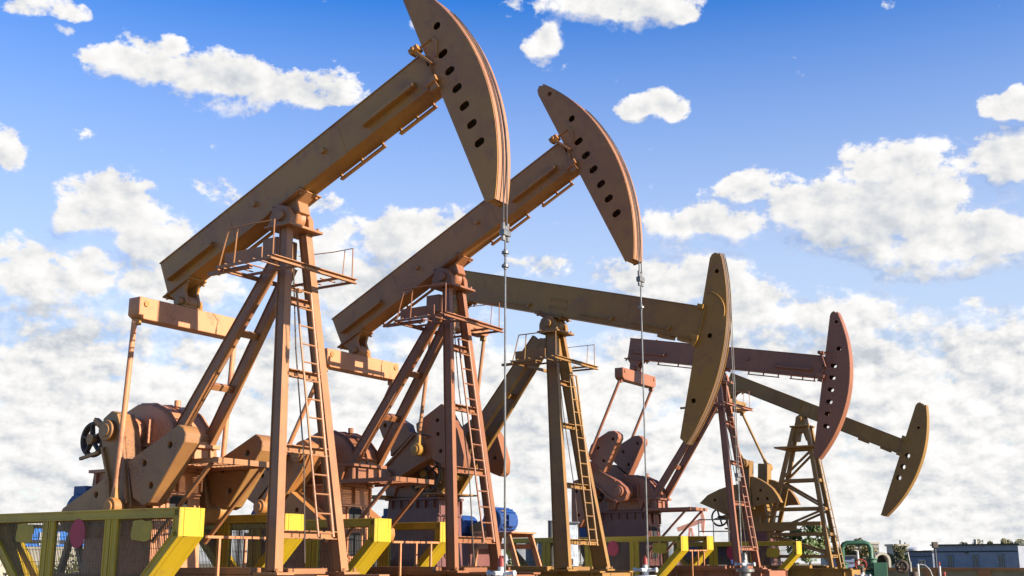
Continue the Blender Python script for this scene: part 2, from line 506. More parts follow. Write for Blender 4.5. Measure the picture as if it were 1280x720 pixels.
SZ = 1.45                                   # top of the skid
TYPE_A = dict(t0=-.045, H=.555, Lr=2.73, Lf=3.0, w=.15, wh=.156, T1=(3.02, 1.69), T2=(3.20, 1.71), M=(3.74, 0.0), B1=(3.04, -2.10), Bn=(3.187, -2.14), zb=6.9)
TYPE_B = dict(t0=-.069, H=.646, Lr=2.75, Lf=3.58, w=.13, wh=.125, T1=(3.443, 1.673), T2=(3.65, 1.72), M=(4.12, 0.0), B1=(3.607, -2.054), Bn=(3.77, -2.14), zb=6.9)
TYPE_C = dict(t0=.056, H=.417, Lr=2.646, Lf=3.2, w=.12, wh=.15, T1=(3.125, 1.642), T2=(3.40, 1.66), M=(3.84, 0.0), B1=(3.324, -1.811), Bn=(3.463, -1.79), zb=6.0)
HOLES_A = [(3.22, 1.44, .045, .045)] + [(3.37, .745, .062, .056)] + [(3.29, t, .085, .056) for t in (.29, -.02, -.335, -.65, -.965, -1.28)]
HOLES_B = [(3.66, 1.33, .045, .045), (3.79, .04, .05, .05), (3.73, -1.28, .05, .05)]
HOLES_C = [(3.44, .96, .04, .04), (3.43, .09, .075, .075), (3.42, -.26, .075, .075), (3.42, -.6, .075, .075)]

# crank of the usual type, drawn with the arm hanging straight down from the shaft
ARM = [(-.20, .10), (-.12, .24), (.08, .29), (.24, .20), (.31, -.10), (.29, -.85), (.27, -1.24), (.14, -1.38), (-.06, -1.38), (-.17, -1.24), (-.13, -.75), (-.22, -.18)]
WT_R = [(.34, -.60), (1.02, -.50), (1.48, -.43), (1.56, -.50), (1.60, -.60), (1.55, -.72), (1.13, -1.03), (.70, -1.33), (.56, -1.34), (.36, -1.16)]
WT_L = [(-.16, -.68), (-.5, -.72), (-.85, -.77), (-1.20, -.82), (-1.29, -.90), (-1.29, -1.06), (-1.18, -1.20), (-.75, -1.42), (-.55, -1.45), (-.22, -1.36)]

def head_outline(T):
    c, r = circle3(T['T2'], T['M'], T['Bn'])
    a0 = math.atan2(T['T2'][1] - c[1], T['T2'][0] - c[0])
    a1 = math.atan2(T['Bn'][1] - c[1], T['Bn'][0] - c[0])
    arc = [(c[0] + r * math.cos(a0 + (a1 - a0) * i / 40), c[1] + r * math.sin(a0 + (a1 - a0) * i / 40)) for i in range(41)]
    return arc, c, r

def build_pumpjack(pos, tilt, T, P, kind, label, crank_ang=None, front='std', legs_paint=None, gear_mat=None, ped_mat=None, seed=0):
    rnd = random.Random(seed)
    LP = legs_paint or P
    GM = gear_mat or P
    PM = ped_mat or ORANGE
    CP = P2L if kind == 'B' else (P1D if front == 'A1' else P)
    EQ = {'A1': ORANGE, 'A2': ORANGE, 'B': P1L}.get(front, P)
    TR = BROWN if kind == 'B' else (TRACK if front in ('A1', 'A2') else P)
    zb = T['zb']
    ct, st_ = math.cos(tilt), math.sin(tilt)
    def tf(p):                                   # beam frame -> machine frame
        return Vector((p.x * ct - p.z * st_, p.y, zb + p.x * st_ + p.z * ct))
    def B(s, t, v=0):
        return tf(V(s, v, t))
    root = empty('pumpjack', (pos[0], pos[1], 0), -YAW, label, 'pumpjack', 'row of pumpjacks')
    # ---- skid
    m = MB()
    for k in (-1, 1):
        for (z0, z1, hw) in ((SZ - .03, SZ, .11), (SZ - .42, SZ - .03, .012), (SZ - .45, SZ - .42, .11)):
            m.sbox(-5.2, 1.45, k * .62 - hw, k * .62 + hw, z0, z1)
        for i in range(9):
            s0 = -5.0 + i * .78
            m.sbox(s0, s0 + .014, k * .62 - .10, k * .62 + .10, SZ - .42, SZ - .03)
    for s0 in (-5.0, -3.6, -2.0, -.6, .55, 1.3):
        m.sbox(s0, s0 + .12, -.60, .60, SZ - .30, SZ - .035)
    m.build('skid_base', LP, root)
    m = MB().sbox(-5.6, 1.9, -1.0, 1.0, -.1, SZ - .45)
    m.build('foundation', CONC, root, .02)
    # peach deck plates that lie on the skid between the legs and the gear base
    m = MB()
    m.sbox(-1.9, .25, .52, .72, SZ + .002, SZ + .09)
    m.sbox(-1.9, .25, -.72, -.52, SZ + .002, SZ + .09)
    m.sbox(.44, .62, -.35, .35, SZ + .003, SZ + .08)
    m.build('deck_plate', LP, root, .006)
    # ---- samson post
    if kind in 'AB':
        lt, lb = (.10, .62) if kind == 'A' else (.05, .66)
        vt, vb = (.20, .66) if kind == 'A' else (.17, .80)
        zt = zb - .50
        wd0, wd1 = (.135, .165) if kind == 'A' else (.22, .33)
        dp0, dp1 = ((.10, .12) if front == 'A1' else (.07, .08)) if kind == 'A' else (.07, .09)
        def legp(z, k):
            f = (zt - z) / (zt - SZ)
            return V(lt + (lb - lt) * f, k * (vt + (vb - vt) * f), z)
        for k in (1, -1):
            p, q = legp(zt, k), legp(SZ + .045, k)
            mm = MB()
            d = (q - p).normalized()
            # a boxed H section: web and two flanges
            mm.bar(p, q, wd0, dp0, (1, 0, 0), wd1, dp1)
            o = mm.build('front_leg', LP, root, .008)
            f = MB()
            f.box(tuple(q - Vector((.22, .16, .045))), tuple(q + Vector((.22, .16, -.012))))
            f.bolts([q + Vector((dx, dy, -.012)) for dx in (-.17, .17) for dy in (-.11, .11)], (0, 0, 1), .024, .05)
            f.build('foot_plate', LP, o)
            # edge lips along the leg
            e = MB()
            for dx in (-1, 1):
                o0 = Vector((dx * (wd0 / 2 + .004), 0, 0)); o1 = Vector((dx * (wd1 / 2 + .004), 0, 0))
                e.bar(p + o0, q + o1, .012, dp0 + .03, (1, 0, 0), .012, dp1 + .03)
            e.build('flange', LP, o)
        for z in ((5.29, 4.22, 3.14, 1.98) if kind == 'A' else (5.32, 4.40, 3.15, 2.02)):
            a, b = legp(z, 1), legp(z, -1)
            a.y += dp0 * .45; b.y -= dp0 * .45
            cb = MB().channel(a, b, .11, .08, .012, (0, 0, 1), 1)
            cb.build('crossbar', LP, root)
        # cap plate and gusset between the legs
        m = MB().sbox(-.20, .32, -.36, .36, zt, zt + .04)
        m.bolts([V(s, v, zt + .04) for s in (-.14, .26) for v in (-.30, .30)], (0, 0, 1), .026, .05)
        cap = m.build('cap_plate', LP, root, .006)
        m = MB()
        g = [(-.27, zt), (.27, zt), (.30, zt - .35), (.22, zt - .52), (.07, zt - .60), (.0, zt - .52), (-.10, zt - .58), (-.24, zt - .50), (-.30, zt - .35)]
        pts = [Vector((lt + .02 + (zt - z) * .10, v * .75, z)) for v, z in g]
        m._add(pts + [p + Vector((.014, 0, 0)) for p in pts], [tuple(range(9)), tuple(range(17, 8, -1))] + [(i, i + 9, (i + 1) % 9 + 9, (i + 1) % 9) for i in range(9)])
        if kind == 'B': m.build('gusset_plate', LP, cap)
        # ---- rear legs
        for k in (1, -1):
            if kind == 'A':
                p, q = V(-.12, k * .17, 5.92), V(-2.12, k * .36, 3.02)
                ww, hh = .09, .15
            else:
                p, q = V(-.28, k * .16, 6.30), V(-2.95, k * .34, 2.98)
                ww, hh = .10, .26
            o = MB().bar(p, q, ww, hh, (0, 1, 0)).build('rear_leg', LP, root, .008)
            e = MB()
            d = (q - p).normalized(); up = d.cross(Vector((0, 1, 0))).normalized()
            for sgn in (-1, 1):
                oo = up * (sgn * (hh / 2 + .005))
                e.bar(p + oo, q + oo, ww + .03, .012, (0, 1, 0))
            e.build('flange', LP, o)
        for f in (.34, .60, .86):
            p, q = (V(-.12, 0, 5.92), V(-2.12, 0, 3.02)) if kind == 'A' else (V(-.28, 0, 6.3), V(-2.95, 0, 2.98))
            c = p.lerp(q, f)
            vv = .16 + .17 * f
            d = (q - p).normalized()
            MB().bar(c + Vector((0, -vv, 0)), c + Vector((0, vv, 0)), .10, .07, tuple(d)).build('rear_crossbar', LP, root, .004)
        # strut joint where the rear legs meet the post
        MB().sbox(-.36, -.06, -.22, .22, zt - .42, zt - .10).build('strut_joint', LP, root, .012)
        # ---- pivot bearing
        m = MB().prism([(-.21, zt + .04), (.24, zt + .04), (.22, zt + .20), (.13, zt + .33), (-.02, zt + .38), (-.16, zt + .32), (-.21, zt + .20)], .14, .25)
        m.prism([(-.21, zt + .04), (.24, zt + .04), (.22, zt + .20), (.13, zt + .33), (-.02, zt + .38), (-.16, zt + .32), (-.21, zt + .20)], -.25, -.14)
        m.tube(V(.02, -.30, zt + .20), V(.02, .30, zt + .20), .085, 18)
        m.build('bearing_pedestal', LP, root, .01)
        ctr = V(.02, 0, zt + .20)
        m = MB()
        prof = [(.15, .13), (.20, .08), (.185, .0), (.20, -.08), (.15, -.13)]
        for (r0, v0), (r1, v1) in zip(prof[:-1], prof[1:]):
            m.tube(ctr + V(0, v0, 0), ctr + V(0, v1, 0), r0, 24, r1)
        # saddle clamped under the beam
        t0 = T['t0']
        m.prism([(-.30, t0 - .005), (.34, t0 - .005), (.34, t0 - .06), (.16, t0 - .10), (.14, t0 - .28), (-.14, t0 - .28), (-.15, t0 - .10), (-.30, t0 - .06)], .13, -.13, tf)
        m.bolts([B(s, t0 - .09, v) for s in (-.26, .30) for v in (-.17, .17)], tf(V(0, 0, 1)) - tf(V(0, 0, 0)), .03, .13)
        m.prism([(-.32, t0 - .035), (.36, t0 - .035), (.36, t0 - .06), (-.32, t0 - .06)], .24, -.24, tf)
        m.build('saddle_bearing', LP, root, .006)
        # ---- ladder between the front legs
        la, lo_ = V(.33, .02, 5.45), V(.80, -.13, 1.95)
        if kind == 'B': la, lo_ = V(.40, -.12, 5.5), V(.82, -.16, 1.95)
        m = MB()
        for k in (-1, 1):
            m.tube(la + V(0, k * .15, 0), lo_ + V(0, k * .15, 0), .017 if k > 0 else .024, 8)
        nr = 14
        for i in range(nr):
            c = la.lerp(lo_, i / (nr - 1) * .985)
            m.tube(c + V(0, -.15, 0), c + V(0, .15, 0), .013, 6)
        m.build('ladder', LP, root)
        MB().path([V(.12, .04, 5.9), V(.30, .10, 4.6), V(.55, .10, 3.0), V(.70, .16, 1.6)], .010, 6).build('brake_cable', DARK, root)
        # ---- upper platform
        m = MB()
        z = 5.70
        m.channel(V(.66, 1.02, z), V(.66, -.72, z), .075, .05, .012, (0, 0, 1))
        m.channel(V(-.42, 1.02, z), V(-.42, -.72, z), .06, .04, .012, (0, 0, 1), -1)
        for v in (1.02, .46, -.40, -.72):
            m.bar(V(-.42, v, z), V(.66, v, z), .03, .035, (0, 1, 0))
        for i in range(4):
            m.bar(V(-.30 + i * .28, 1.0, z + .045), V(-.30 + i * .28, .44, z + .045), .03, .012, (1, 0, 0))
            m.bar(V(-.30 + i * .28, -.40, z + .045), V(-.30 + i * .28, -.72, z + .045), .03, .012, (1, 0, 0))
        m.bar(V(-.75, .86, z - .02), V(.1, .86, z - .02), .06, .05, (0, 1, 0))
        pf = m.build('upper_platform', LP, root)
        MB().sbox(-.40, .34, .88, .90, z + .06, z + .23).build('toe_board', LP, pf, .003)
        m = MB()
        zr = z + .55
        for (a, b) in (((-.40, 1.0), (-.24, 1.0)), ((-.1, 1.0), (-.06, 1.0)), ((.66, 1.0), (.66, 1.0))):
            m.tube(V(a[0], a[1], z), V(b[0], b[1], zr), .011, 6)
        m.path([V(-.24, 1.0, zr), V(.28, 1.0, zr), V(.60, 1.0, zr - .01), V(.66, 1.0, zr - .05)], .011, 6)
        m.build('near_railing', LP, pf)
        m = MB()
        m.tube(V(.60, -.72, z), V(.60, -.72, zr - .02), .009, 6)
        m.tube(V(.40, -.72, z), V(.44, -.72, zr - .02), .007, 6)
        m.path([V(.60, -.72, zr - .02), V(.2, -.72, zr - .02), V(-.30, -.50, zr - .06)], .007, 6)
        m.build('far_railing', LP, pf)
    else:
        # lattice tower of four legs
        zt = zb - .34
        top = [(-.20, .16), (.22, .16), (.22, -.16), (-.20, -.16)]
        bot = [(-1.38, .42), (.78, .38), (.78, -.38), (-1.38, -.42)]
        def lp(i, z):
            f = (zt - z) / (zt - SZ)
            return V(top[i][0] + (bot[i][0] - top[i][0]) * f, top[i][1] + (bot[i][1] - top[i][1]) * f, z)
        for i in range(4):
            o = MB().bar(lp(i, zt), lp(i, SZ), .12, .12, (1, 0, 0)).build('tower_leg', LP, root, .006)
            q = lp(i, SZ)
            MB().box(tuple(q + Vector((-.14, -.12, 0))), tuple(q + Vector((.14, .12, .03)))).build('foot_plate', LP, o)
        zs = [5.0, 4.05, 3.2, 2.45, 1.80]
        for n_, z in enumerate(zs):
            for (i, j) in ((0, 1), (3, 2), (1, 2), (0, 3)):
                MB().bar(lp(i, z), lp(j, z), .09, .07, (0, 0, 1)).build('crossbar', LP, root)
        for n_ in range(4):
            for (i, j) in ((0, 1), (3, 2)):
                a, b = (i, j) if n_ % 2 == 0 else (j, i)
                MB().bar(lp(a, zs[n_ + 1] + .06), lp(b, zs[n_] - .06), .08, .06, (0, 1, 0)).build('diagonal_brace', LP, root)
        m = MB().sbox(-.30, .32, -.28, .28, zt, zt + .05)
        m.sbox(-.16, .18, -.20, .20, zt + .05, zt + .12)
        m.build('cap_plate', LP, root, .006)
        m = MB().prism([(-.2, zt - .42), (-.12, zt - .42), (-.06, zt - .16), (.08, zt - .16), (.16, zt - .42), (.25, zt - .42), (.24, zt), (-.22, zt)], .17, -.17)
        m.build('head_frame', LP, root, .006)
        m = MB().prism([(-.16, zt + .12), (.18, zt + .12), (.14, zt + .32), (.01, zt + .40), (-.12, zt + .32)], .17, -.17)
        m.tube(V(.01, -.24, zt + .26), V(.01, .24, zt + .26), .07, 14)
        m.build('saddle_bearing', LP, root, .008)
        m = MB()
        for (s0, s1, v0, v1) in ((-.75, .55, -.5, .5),):
            m.sbox(s0, s1, v0, v1, 5.02, 5.07)
        m.build('upper_platform', LP, root, .004)
        m = MB()
        for k in (-1, 1):
            m.tube(V(.42, k * .15 - .05, 5.0), V(.98, k * .15 - .05, 1.5), .02, 6)
        for i in range(14):
            f = i / 13
            m.tube(V(.42 + .56 * f, -.20, 5.0 - 3.4 * f), V(.42 + .56 * f, .10, 5.0 - 3.4 * f), .014, 6)
        m.build('ladder', LP, root)
        m = MB()
        m.sbox(-1.5, -.2, .38, .46, 2.55, 2.70)
        m.bar(V(-1.6, .40, 2.75), V(.55, .40, 2.75), .12, .08, (0, 0, 1))
        m.build('side_rail', LP, root)
    # ---- walking beam
    t0, H, w = T['t0'], T['H'], T['w']
    Lr, Lf = T['Lr'], T['Lf']
    m = MB().prism([(-Lr, t0), (Lf, t0), (Lf, t0 + H), (-Lr, t0 + H)], w, -w, tf)
    beam = m.build('walking_beam', P, root, .006)
    m = MB()
    for (tt, ww) in ((t0 - .008, w + .02), (t0 + H + .008, w + .012)):
        m.prism([(-Lr - .005, tt - .009), (Lf - .05, tt - .009), (Lf - .05, tt + .009), (-Lr - .005, tt + .009)], ww, -ww, tf)
    m.build('flange', P, beam)
    for sx in ((-1.12, 1.28) if kind == 'A' else (-.9, 1.9)):
        MB().prism([(sx - .007, t0 + .01), (sx + .007, t0 + .01), (sx + .007, t0 + H - .01), (sx - .007, t0 + H - .01)], w + .004, w - .002, tf).build('weld_seam', P, beam)
    if kind == 'A':
        for (a, b) in ((-2.60, -1.55), (1.72, 2.72)):
            m = MB()
            m.prism([(a, .10), (b, .10), (b, .15), (a, .15)], w + .10, w, tf)
            for e in (a, b):
                m.prism([(e - .012, .15), (e + .012, .15), (e + .012, .19), (e - .012, .19)], w + .06, w, tf)
            m.build('side_stiffener', P, beam)
        for (a, b) in ((-1.9, -.6), (.85, 1.75), (2.05, 2.75)):
            m = MB()
            m.prism([(a, t0 - .10), (b, t0 - .10), (b, t0 - .075), (a, t0 - .075)], -w - .03, -w + .03, tf)
            for e in (a + .03, (a + b) / 2, b - .03):
                m.prism([(e - .012, t0 - .075), (e + .012, t0 - .075), (e + .012, t0 - .015), (e - .012, t0 - .015)], -w - .02, -w + .02, tf)
            m.build('under_rail', P, beam)
        for (s, t) in ((-.57, .26), (.91, .25)):
            m = MB()
            m.tube(B(s, t, w), B(s, t, w + .05), .045, 14)
            m.build('lifting_pipe', P, beam)
        for s in (-2.45, -1.95):
            m = MB()
            m.prism([(s - .02, t0 + H + .015), (s + .02, t0 + H + .015), (s + .02, t0 + H + .05), (s - .02, t0 + H + .05)], .03, -.03, tf)
            m.build('top_lug', P, beam)
    elif kind == 'B':
        for (a, b) in ((-1.35, -.55), (.75, 1.55), (2.0, 2.9)):
            m = MB()
            m.prism([(a, .02), (b, .02), (b, .03), (a, .03)], w + .05, w, tf)
            m.prism([(b - .08, .0), (b, .0), (b + .04, .09), (b, .09)], w + .055, w, tf)
            m.build('side_stiffener', P, beam)
        for (tt) in (.10, .27):
            m = MB()
            m.path([B(-.02, tt - .05, w), B(-.02, tt, w + .05), B(.38, tt, w + .05), B(.38, tt - .05, w)], .008, 6)
            m.build('grab_handle', P, beam)
        for (a, b) in ((2.65, 2.95), (3.1, 3.4)):
            m = MB()
            m.prism([(a, t0 - .09), (b, t0 - .09), (b, t0 - .02), (a, t0 - .02)], .12, -.12, tf)
            m.build('under_rail', P, beam)
    else:
        for s in (-.1, .22, .5):
            m = MB()
            m.prism([(s - .02, t0 - .01), (s + .02, t0 - .01), (s + .02, t0 + H + .01), (s - .02, t0 + H + .01)], w + .02, w, tf)
            m.build('side_stiffener', P, beam)
        for (a, b) in ((1.9, 2.2), (2.6, 2.9)):
            m = MB()
            m.prism([(a, t0 - .07), (b, t0 - .07), (b, t0 - .02), (a, t0 - .02)], .10, -.10, tf)
            m.build('under_rail', P, beam)
    # ---- horsehead
    arc, hc_, hr = head_outline(T)
    wh = T['wh']
    T1, B1 = T['T1'], T['B1']
    c0 = (T1[0] * .35 + T['T2'][0] * .65, T['T2'][1] + .015)
    outline = [(T1[0] + .01, T1[1] - .10), (T1[0] + .035, T1[1] - .02), (T1[0] + .10, T1[1] + .03)] + arc[1:] + [B1]
    holes = {'A': HOLES_A, 'B': HOLES_B, 'C': HOLES_C}[kind]
    hl = [oval((h[0], h[1]), h[2], h[3], 0) for h in holes]
    me1 = plate_mesh(outline, hl, wh, wh - .014, tf)
    me2 = plate_mesh(outline, hl, -wh, -wh + .014, tf)
    bm = bmesh.new(); bm.from_mesh(me1); bm.from_mesh(me2)
    me = bpy.data.meshes.new('horsehead'); bm.to_mesh(me); bm.free()
    me.materials.append(P)
    head = finish('horsehead', me, root, 0, 25)
    # curved front plate with two wire grooves, and the back plate
    m = MB()
    def arcband(v0, v1, dr0, dr1):
        ring = []
        for (a, b) in arc:
            L_ = math.hypot(a - hc_[0], b - hc_[1])
            e = ((a - hc_[0]) / L_, (b - hc_[1]) / L_)
            ring.append(((a + e[0] * dr0, b + e[1] * dr0), (a + e[0] * dr1, b + e[1] * dr1)))
        vs, fs = [], []
        for (p, q) in ring:
            vs += [B(p[0], p[1], v0), B(p[0], p[1], v1), B(q[0], q[1], v0), B(q[0], q[1], v1)]
        for i in range(len(ring) - 1):
            a, b = 4 * i, 4 * i + 4
            fs += [(a + 2, a + 3, b + 3, b + 2), (a + 1, a, b, b + 1), (a, a + 2, b + 2, b), (a + 3, a + 1, b + 1, b + 3)]
        fs += [(0, 1, 3, 2), (len(vs) - 4, len(vs) - 2, len(vs) - 1, len(vs) - 3)]
        m._add(vs, fs)
    arcband(wh - .016, -wh + .016, -.035, -.018)
    for v in ((.094, .0, -.094) if kind != 'B' else ()):
        arcband(v + .040, v - .040, -.018, .004)
    m.build('arc_track', TR, head)
    m = MB()
    for a, b in (((T1[0] + .012, T1[1] - .1), (B1[0] + .012, B1[1] + .01)),):
        m.prism([a, (a[0] + .014, a[1]), (b[0] + .014, b[1]), b], wh - .016, -wh + .016, tf)
    m.prism([(B1[0] + .02, B1[1] + .012), (T['Bn'][0] - .04, T['Bn'][1] + .02), (T['Bn'][0] - .04, T['Bn'][1] + .035), (B1[0] + .02, B1[1] + .03)], wh - .016, -wh + .016, tf)
    m.prism([(T1[0] + .06, T1[1] - .0), (T['T2'][0] - .05, T['T2'][1] - .04), (T['T2'][0] - .05, T['T2'][1] - .02), (T1[0] + .06, T1[1] + .015)], wh - .016, -wh + .016, tf)
    m.build('back_plate', P, head)
    # hinge brackets where the head is pinned to the beam
    tb, tt = t0, t0 + H
    m = MB()
    if kind == 'A':
        m.prism([(Lf - .03, tt + .02), (Lf + .03, tt + .13), (Lf + .26, tt + .13), (Lf + .30, tt + .02), (Lf + .20, tt - .20), (Lf + .17, tt - .20), (Lf + .25, tt + .0), (Lf + .22, tt + .10), (Lf + .05, tt + .10)], wh + .022, wh, tf)
        m.prism([(Lf - .12, tt + .06), (Lf - .02, tt + .03), (Lf + .12, tt - .28), (Lf + .08, tt - .28), (Lf - .04, tt - .03)], wh + .09, wh + .0, tf)
        m.prism([(Lf - .14, tt + .04), (Lf + .02, tt + .04), (Lf + .02, tt + .12), (Lf - .14, tt + .12)], wh + .12, wh - .02, tf)
        m.tube(B(Lf - .06, tt + .08, wh + .10), B(Lf - .06, tt + .08, wh + .15), .03, 10)
        m.prism([(Lf - .10, tb - .02), (Lf + .10, tb - .02), (Lf + .10, tb + .07), (Lf - .10, tb + .07)], wh + .10, wh - .03, tf)
        m.prism([(Lf - .08, tb - .11), (Lf + .08, tb - .13), (Lf + .06, tb - .02), (Lf - .04, tb - .02)], wh + .07, wh - .03, tf)
        m.prism([(Lf + .02, tb + .07), (Lf + .06, tb + .28), (Lf + .03, tb + .28), (Lf - .02, tb + .07)], wh + .05, wh, tf)
    elif kind == 'B':
        pts = [(Lf + .02, tt + .34)]
        for i in range(9):
            a = math.pi / 2 - i * math.pi / 2 / 8
            pts.append((Lf + .02 + .42 * math.cos(a), tt - .10 + .44 * math.sin(a)))
        inner = [(p[0] - .02, p[1] - .025) for p in pts[::-1]]
        m.prism(pts + inner, wh + .03, wh, tf)
        m.prism([(Lf - .15, tt - .04), (Lf - .02, tt - .04), (Lf - .02, tt + .05), (Lf - .15, tt + .05)], wh + .09, wh - .03, tf)
        m.prism([(Lf - .16, tb - .02), (Lf - .0, tb - .02), (Lf - .0, tb + .07), (Lf - .16, tb + .07)], wh + .09, wh - .03, tf)
        m.prism([(Lf - .10, tb - .16), (Lf - .06, tb - .16), (Lf - .0, tb - .02), (Lf - .14, tb - .02)], wh + .07, wh, tf)
        m.prism([(Lf - .035, tb + .07), (Lf - .01, tb + .07), (Lf + .02, tt - .04), (Lf - .005, tt - .04)], wh + .04, wh, tf)
    else:
        m.prism([(Lf - .10, tt - .02), (Lf + .08, tt - .02), (Lf + .08, tt + .12), (Lf - .10, tt + .12)], wh + .05, wh - .03, tf)
        m.prism([(Lf - .02, tb), (Lf + .03, tb), (Lf + .03, tt), (Lf - .02, tt)], wh + .02, wh, tf)
        m.prism([(Lf - .08, tb - .06), (Lf + .12, tb - .06), (Lf + .12, tb + .05), (Lf - .08, tb + .05)], wh + .05, wh - .03, tf)
    m.build('hinge_bracket', P, head, .004)
    m = MB()
    for tt_ in (t0 + H * .8, t0 + H * .2):
        m.prism([(Lf - .06, tt_ - .05), (T1[0] + .05, tt_ - .05), (T1[0] + .05, tt_ + .05), (Lf - .06, tt_ + .05)], w * .8, -w * .8, tf)
    m.build('hinge_block', P, head)
    # ---- wire rope, carrier bar and polished rod
    wl = [B(a + (a - hc_[0]) / hr * .022, b + (b - hc_[1]) / hr * .022) for a, b in arc]
    k = max(range(len(wl)), key=lambda i: wl[i].x)
    rod_s = wl[k].x
    roped = front in ('A1', 'A2', 'B')
    zc = {'A1': 5.80, 'A2': 6.10, 'B': 3.25, 'A4': 2.6, 'C': 1.9}[front]
    m = MB()
    for v in (.04, -.04):
        m.path([p + V(0, v, 0) for p in wl[max(0, k - 26):k + 1]] + [V(rod_s, v, zc)], .009, 6)
    if roped: m.build('wire_rope', ROPE, root)
    m = MB()
    m.sbox(rod_s - .04, rod_s + .04, -.08, .08, zc - .06, zc + .02)
    for v in (.05, -.05):
        m.tube(V(rod_s, v, zc - .13), V(rod_s, v, zc + .12), .024, 10)
    m.tube(V(rod_s, 0, zc + .02), V(rod_s, 0, zc + .08), .03, 10)
    if roped: m.build('carrier_bar', STEEL, root, .006)
    m = MB().tube(V(rod_s, 0, zc - .05), V(rod_s, 0, 1.5), .013, 10)
    if roped: m.build('polished_rod', GREYROD if front == 'A1' else STEEL, root)
    m = MB()
    for zz in {'A1': (5.52, 5.34), 'A2': (5.62,), 'B': (), 'A4': (), 'C': ()}[front]:
        m.tube(V(rod_s, 0, zz - .018), V(rod_s, 0, zz + .018), .048, 14)
        m.tube(V(rod_s, 0, zz - .05), V(rod_s, 0, zz + .05), .022, 10)
    if m.v: m.build('rod_clamp', STEEL, root, .004)
    # ---- tail bearing and equaliser
    ps, pt = (-2.50 if kind != 'C' else -2.40), t0 - .30
    tp = B(ps, pt)
    EZ = tp.z - .26
    ES = tp.x
    m = MB()
    for v in (.12, -.12):
        m.prism([(ps - .26, t0 - .012), (ps + .26, t0 - .012), (ps + .13, t0 - .16), (ps + .11, pt - .07), (ps, pt - .13), (ps - .11, pt - .07), (ps - .13, t0 - .16)], v + .03, v - .03, tf)
    m.prism([(ps - .32, t0 - .05), (ps + .32, t0 - .05), (ps + .32, t0 - .017), (ps - .32, t0 - .017)], .19, -.19, tf)
    m.bolts([B(ps + a, t0 - .05, b) for a in (-.26, .26) for b in (-.15, .15)], tf(V(0, 0, -1)) - tf(V(0, 0, 0)), .026, .05)
    m.tube(tp + V(0, -.24, 0), tp + V(0, .24, 0), .075, 16)
    m.build('tail_bearing', P, root, .008)
    m = MB()
    m.tube(tp + V(0, -.085, 0), tp + V(0, .085, 0), .12, 20)
    m.sbox(ES - .09, ES + .09, -.08, .08, EZ + .10, tp.z)
    m.sbox(ES - .15, ES + .125, -.20, .20, EZ + .167, EZ + .20)
    m.build('equaliser_bearing', P, root, .008)
    EL_ = 1.03 if kind != 'C' else .95
    m = MB()
    n = 6
    prof = [(-EL_, -.10), (-EL_ + .10, -.165), (EL_ - .10, -.165), (EL_, -.10), (EL_, .165), (-EL_, .165)]
    vs = [Vector((ES - .13, y, EZ + z)) for y, z in prof] + [Vector((ES + .13, y, EZ + z)) for y, z in prof]
    m._add(vs, [tuple(range(n - 1, -1, -1)), tuple(range(n, 2 * n))] + [(i, (i + 1) % n, (i + 1) % n + n, i + n) for i in range(n)])
    eq = m.build('equaliser_bar', EQ, root, .008)
    for k in (-1, 1):
        m = MB()
        m.tube(V(ES + .13, k * (EL_ - .12), EZ + .07), V(ES + .15, k * (EL_ - .12), EZ + .07), .05, 6)
        m.build('end_bolt', P, eq)
        m = MB().sbox(ES - .06, ES + .06, k * (EL_ - .11), k * (EL_ - .03), EZ - .25, EZ - .167)
        m.build('rod_lug', P, eq)
    # ---- gearbox on its pedestal
    if kind == 'C':
        SH = (-1.62, 3.35)
    elif kind == 'B':
        SH = (-3.80, 3.47)
    else:
        SH = (-2.68, 3.53)
    if kind in 'AB':
        sh = 0 if kind == 'A' else -.75
        pw = .44
        s0, s1 = (-3.55, -2.12) if kind == 'A' else (-4.10, -2.74)
        # tapered box: bottom a little longer than the top
        vs = []
        for (z, e) in ((SZ, .10), (2.96, 0)):
            vs += [V(s0 - e, pw + e * .3, z), V(s1 + e * .6, pw + e * .3, z), V(s1 + e * .6, -pw - e * .3, z), V(s0 - e, -pw - e * .3, z)]
        m = MB()._add(vs, [(3, 2, 1, 0), (4, 5, 6, 7), (0, 1, 5, 4), (1, 2, 6, 5), (2, 3, 7, 6), (3, 0, 4, 7)])
        ped = m.build('gearbox_pedestal', PM, root, .006)
        m = MB()
        m.sbox(s0 - .06, s1 + .06, pw + .05, -pw - .05, 2.962, 3.01)
        m.sbox(s1 + .012, s1 + .05, -pw + .01, pw - .01, 2.60, 2.64)
        for v in (-pw - .001, 0.0, pw - .03):
            m.sbox(s1 + .012, s1 + .06, v, v + .03, 2.66, 2.955)
        for i in range(6):
            ss = s0 + .12 + i * (s1 - s0 - .2) / 5
            m.prism([(ss, 2.95), (ss + .02, 2.95), (ss + .02, 2.78), (ss, 2.78)], pw + .055, pw)
        m.build('pedestal_rib', PM, ped)
        # openings in the front face: black plate painting the shade inside, with a raised rim
        for (z0, z1) in ((2.28, 2.62), (1.70, 2.16)):
            e = (2.96 - (z0 + z1) / 2) / 1.51 * .06
            x = s1 + e
            fr = MB()
            hw, c = .20, .07
            oc = [(-hw, z0 + c), (-hw + c, z0), (hw - c, z0), (hw, z0 + c), (hw, z1 - c), (hw - c, z1), (-hw + c, z1), (-hw, z1 - c)]
            for i in range(8):
                a, b = oc[i], oc[(i + 1) % 8]
                fr.bar(V(x + .012, a[0], a[1]), V(x + .012, b[0], b[1]), .035, .05, (1, 0, 0))
            o = fr.build('access_opening', PM, ped)
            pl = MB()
            vs = [V(x + .022, a, b) for a, b in oc]
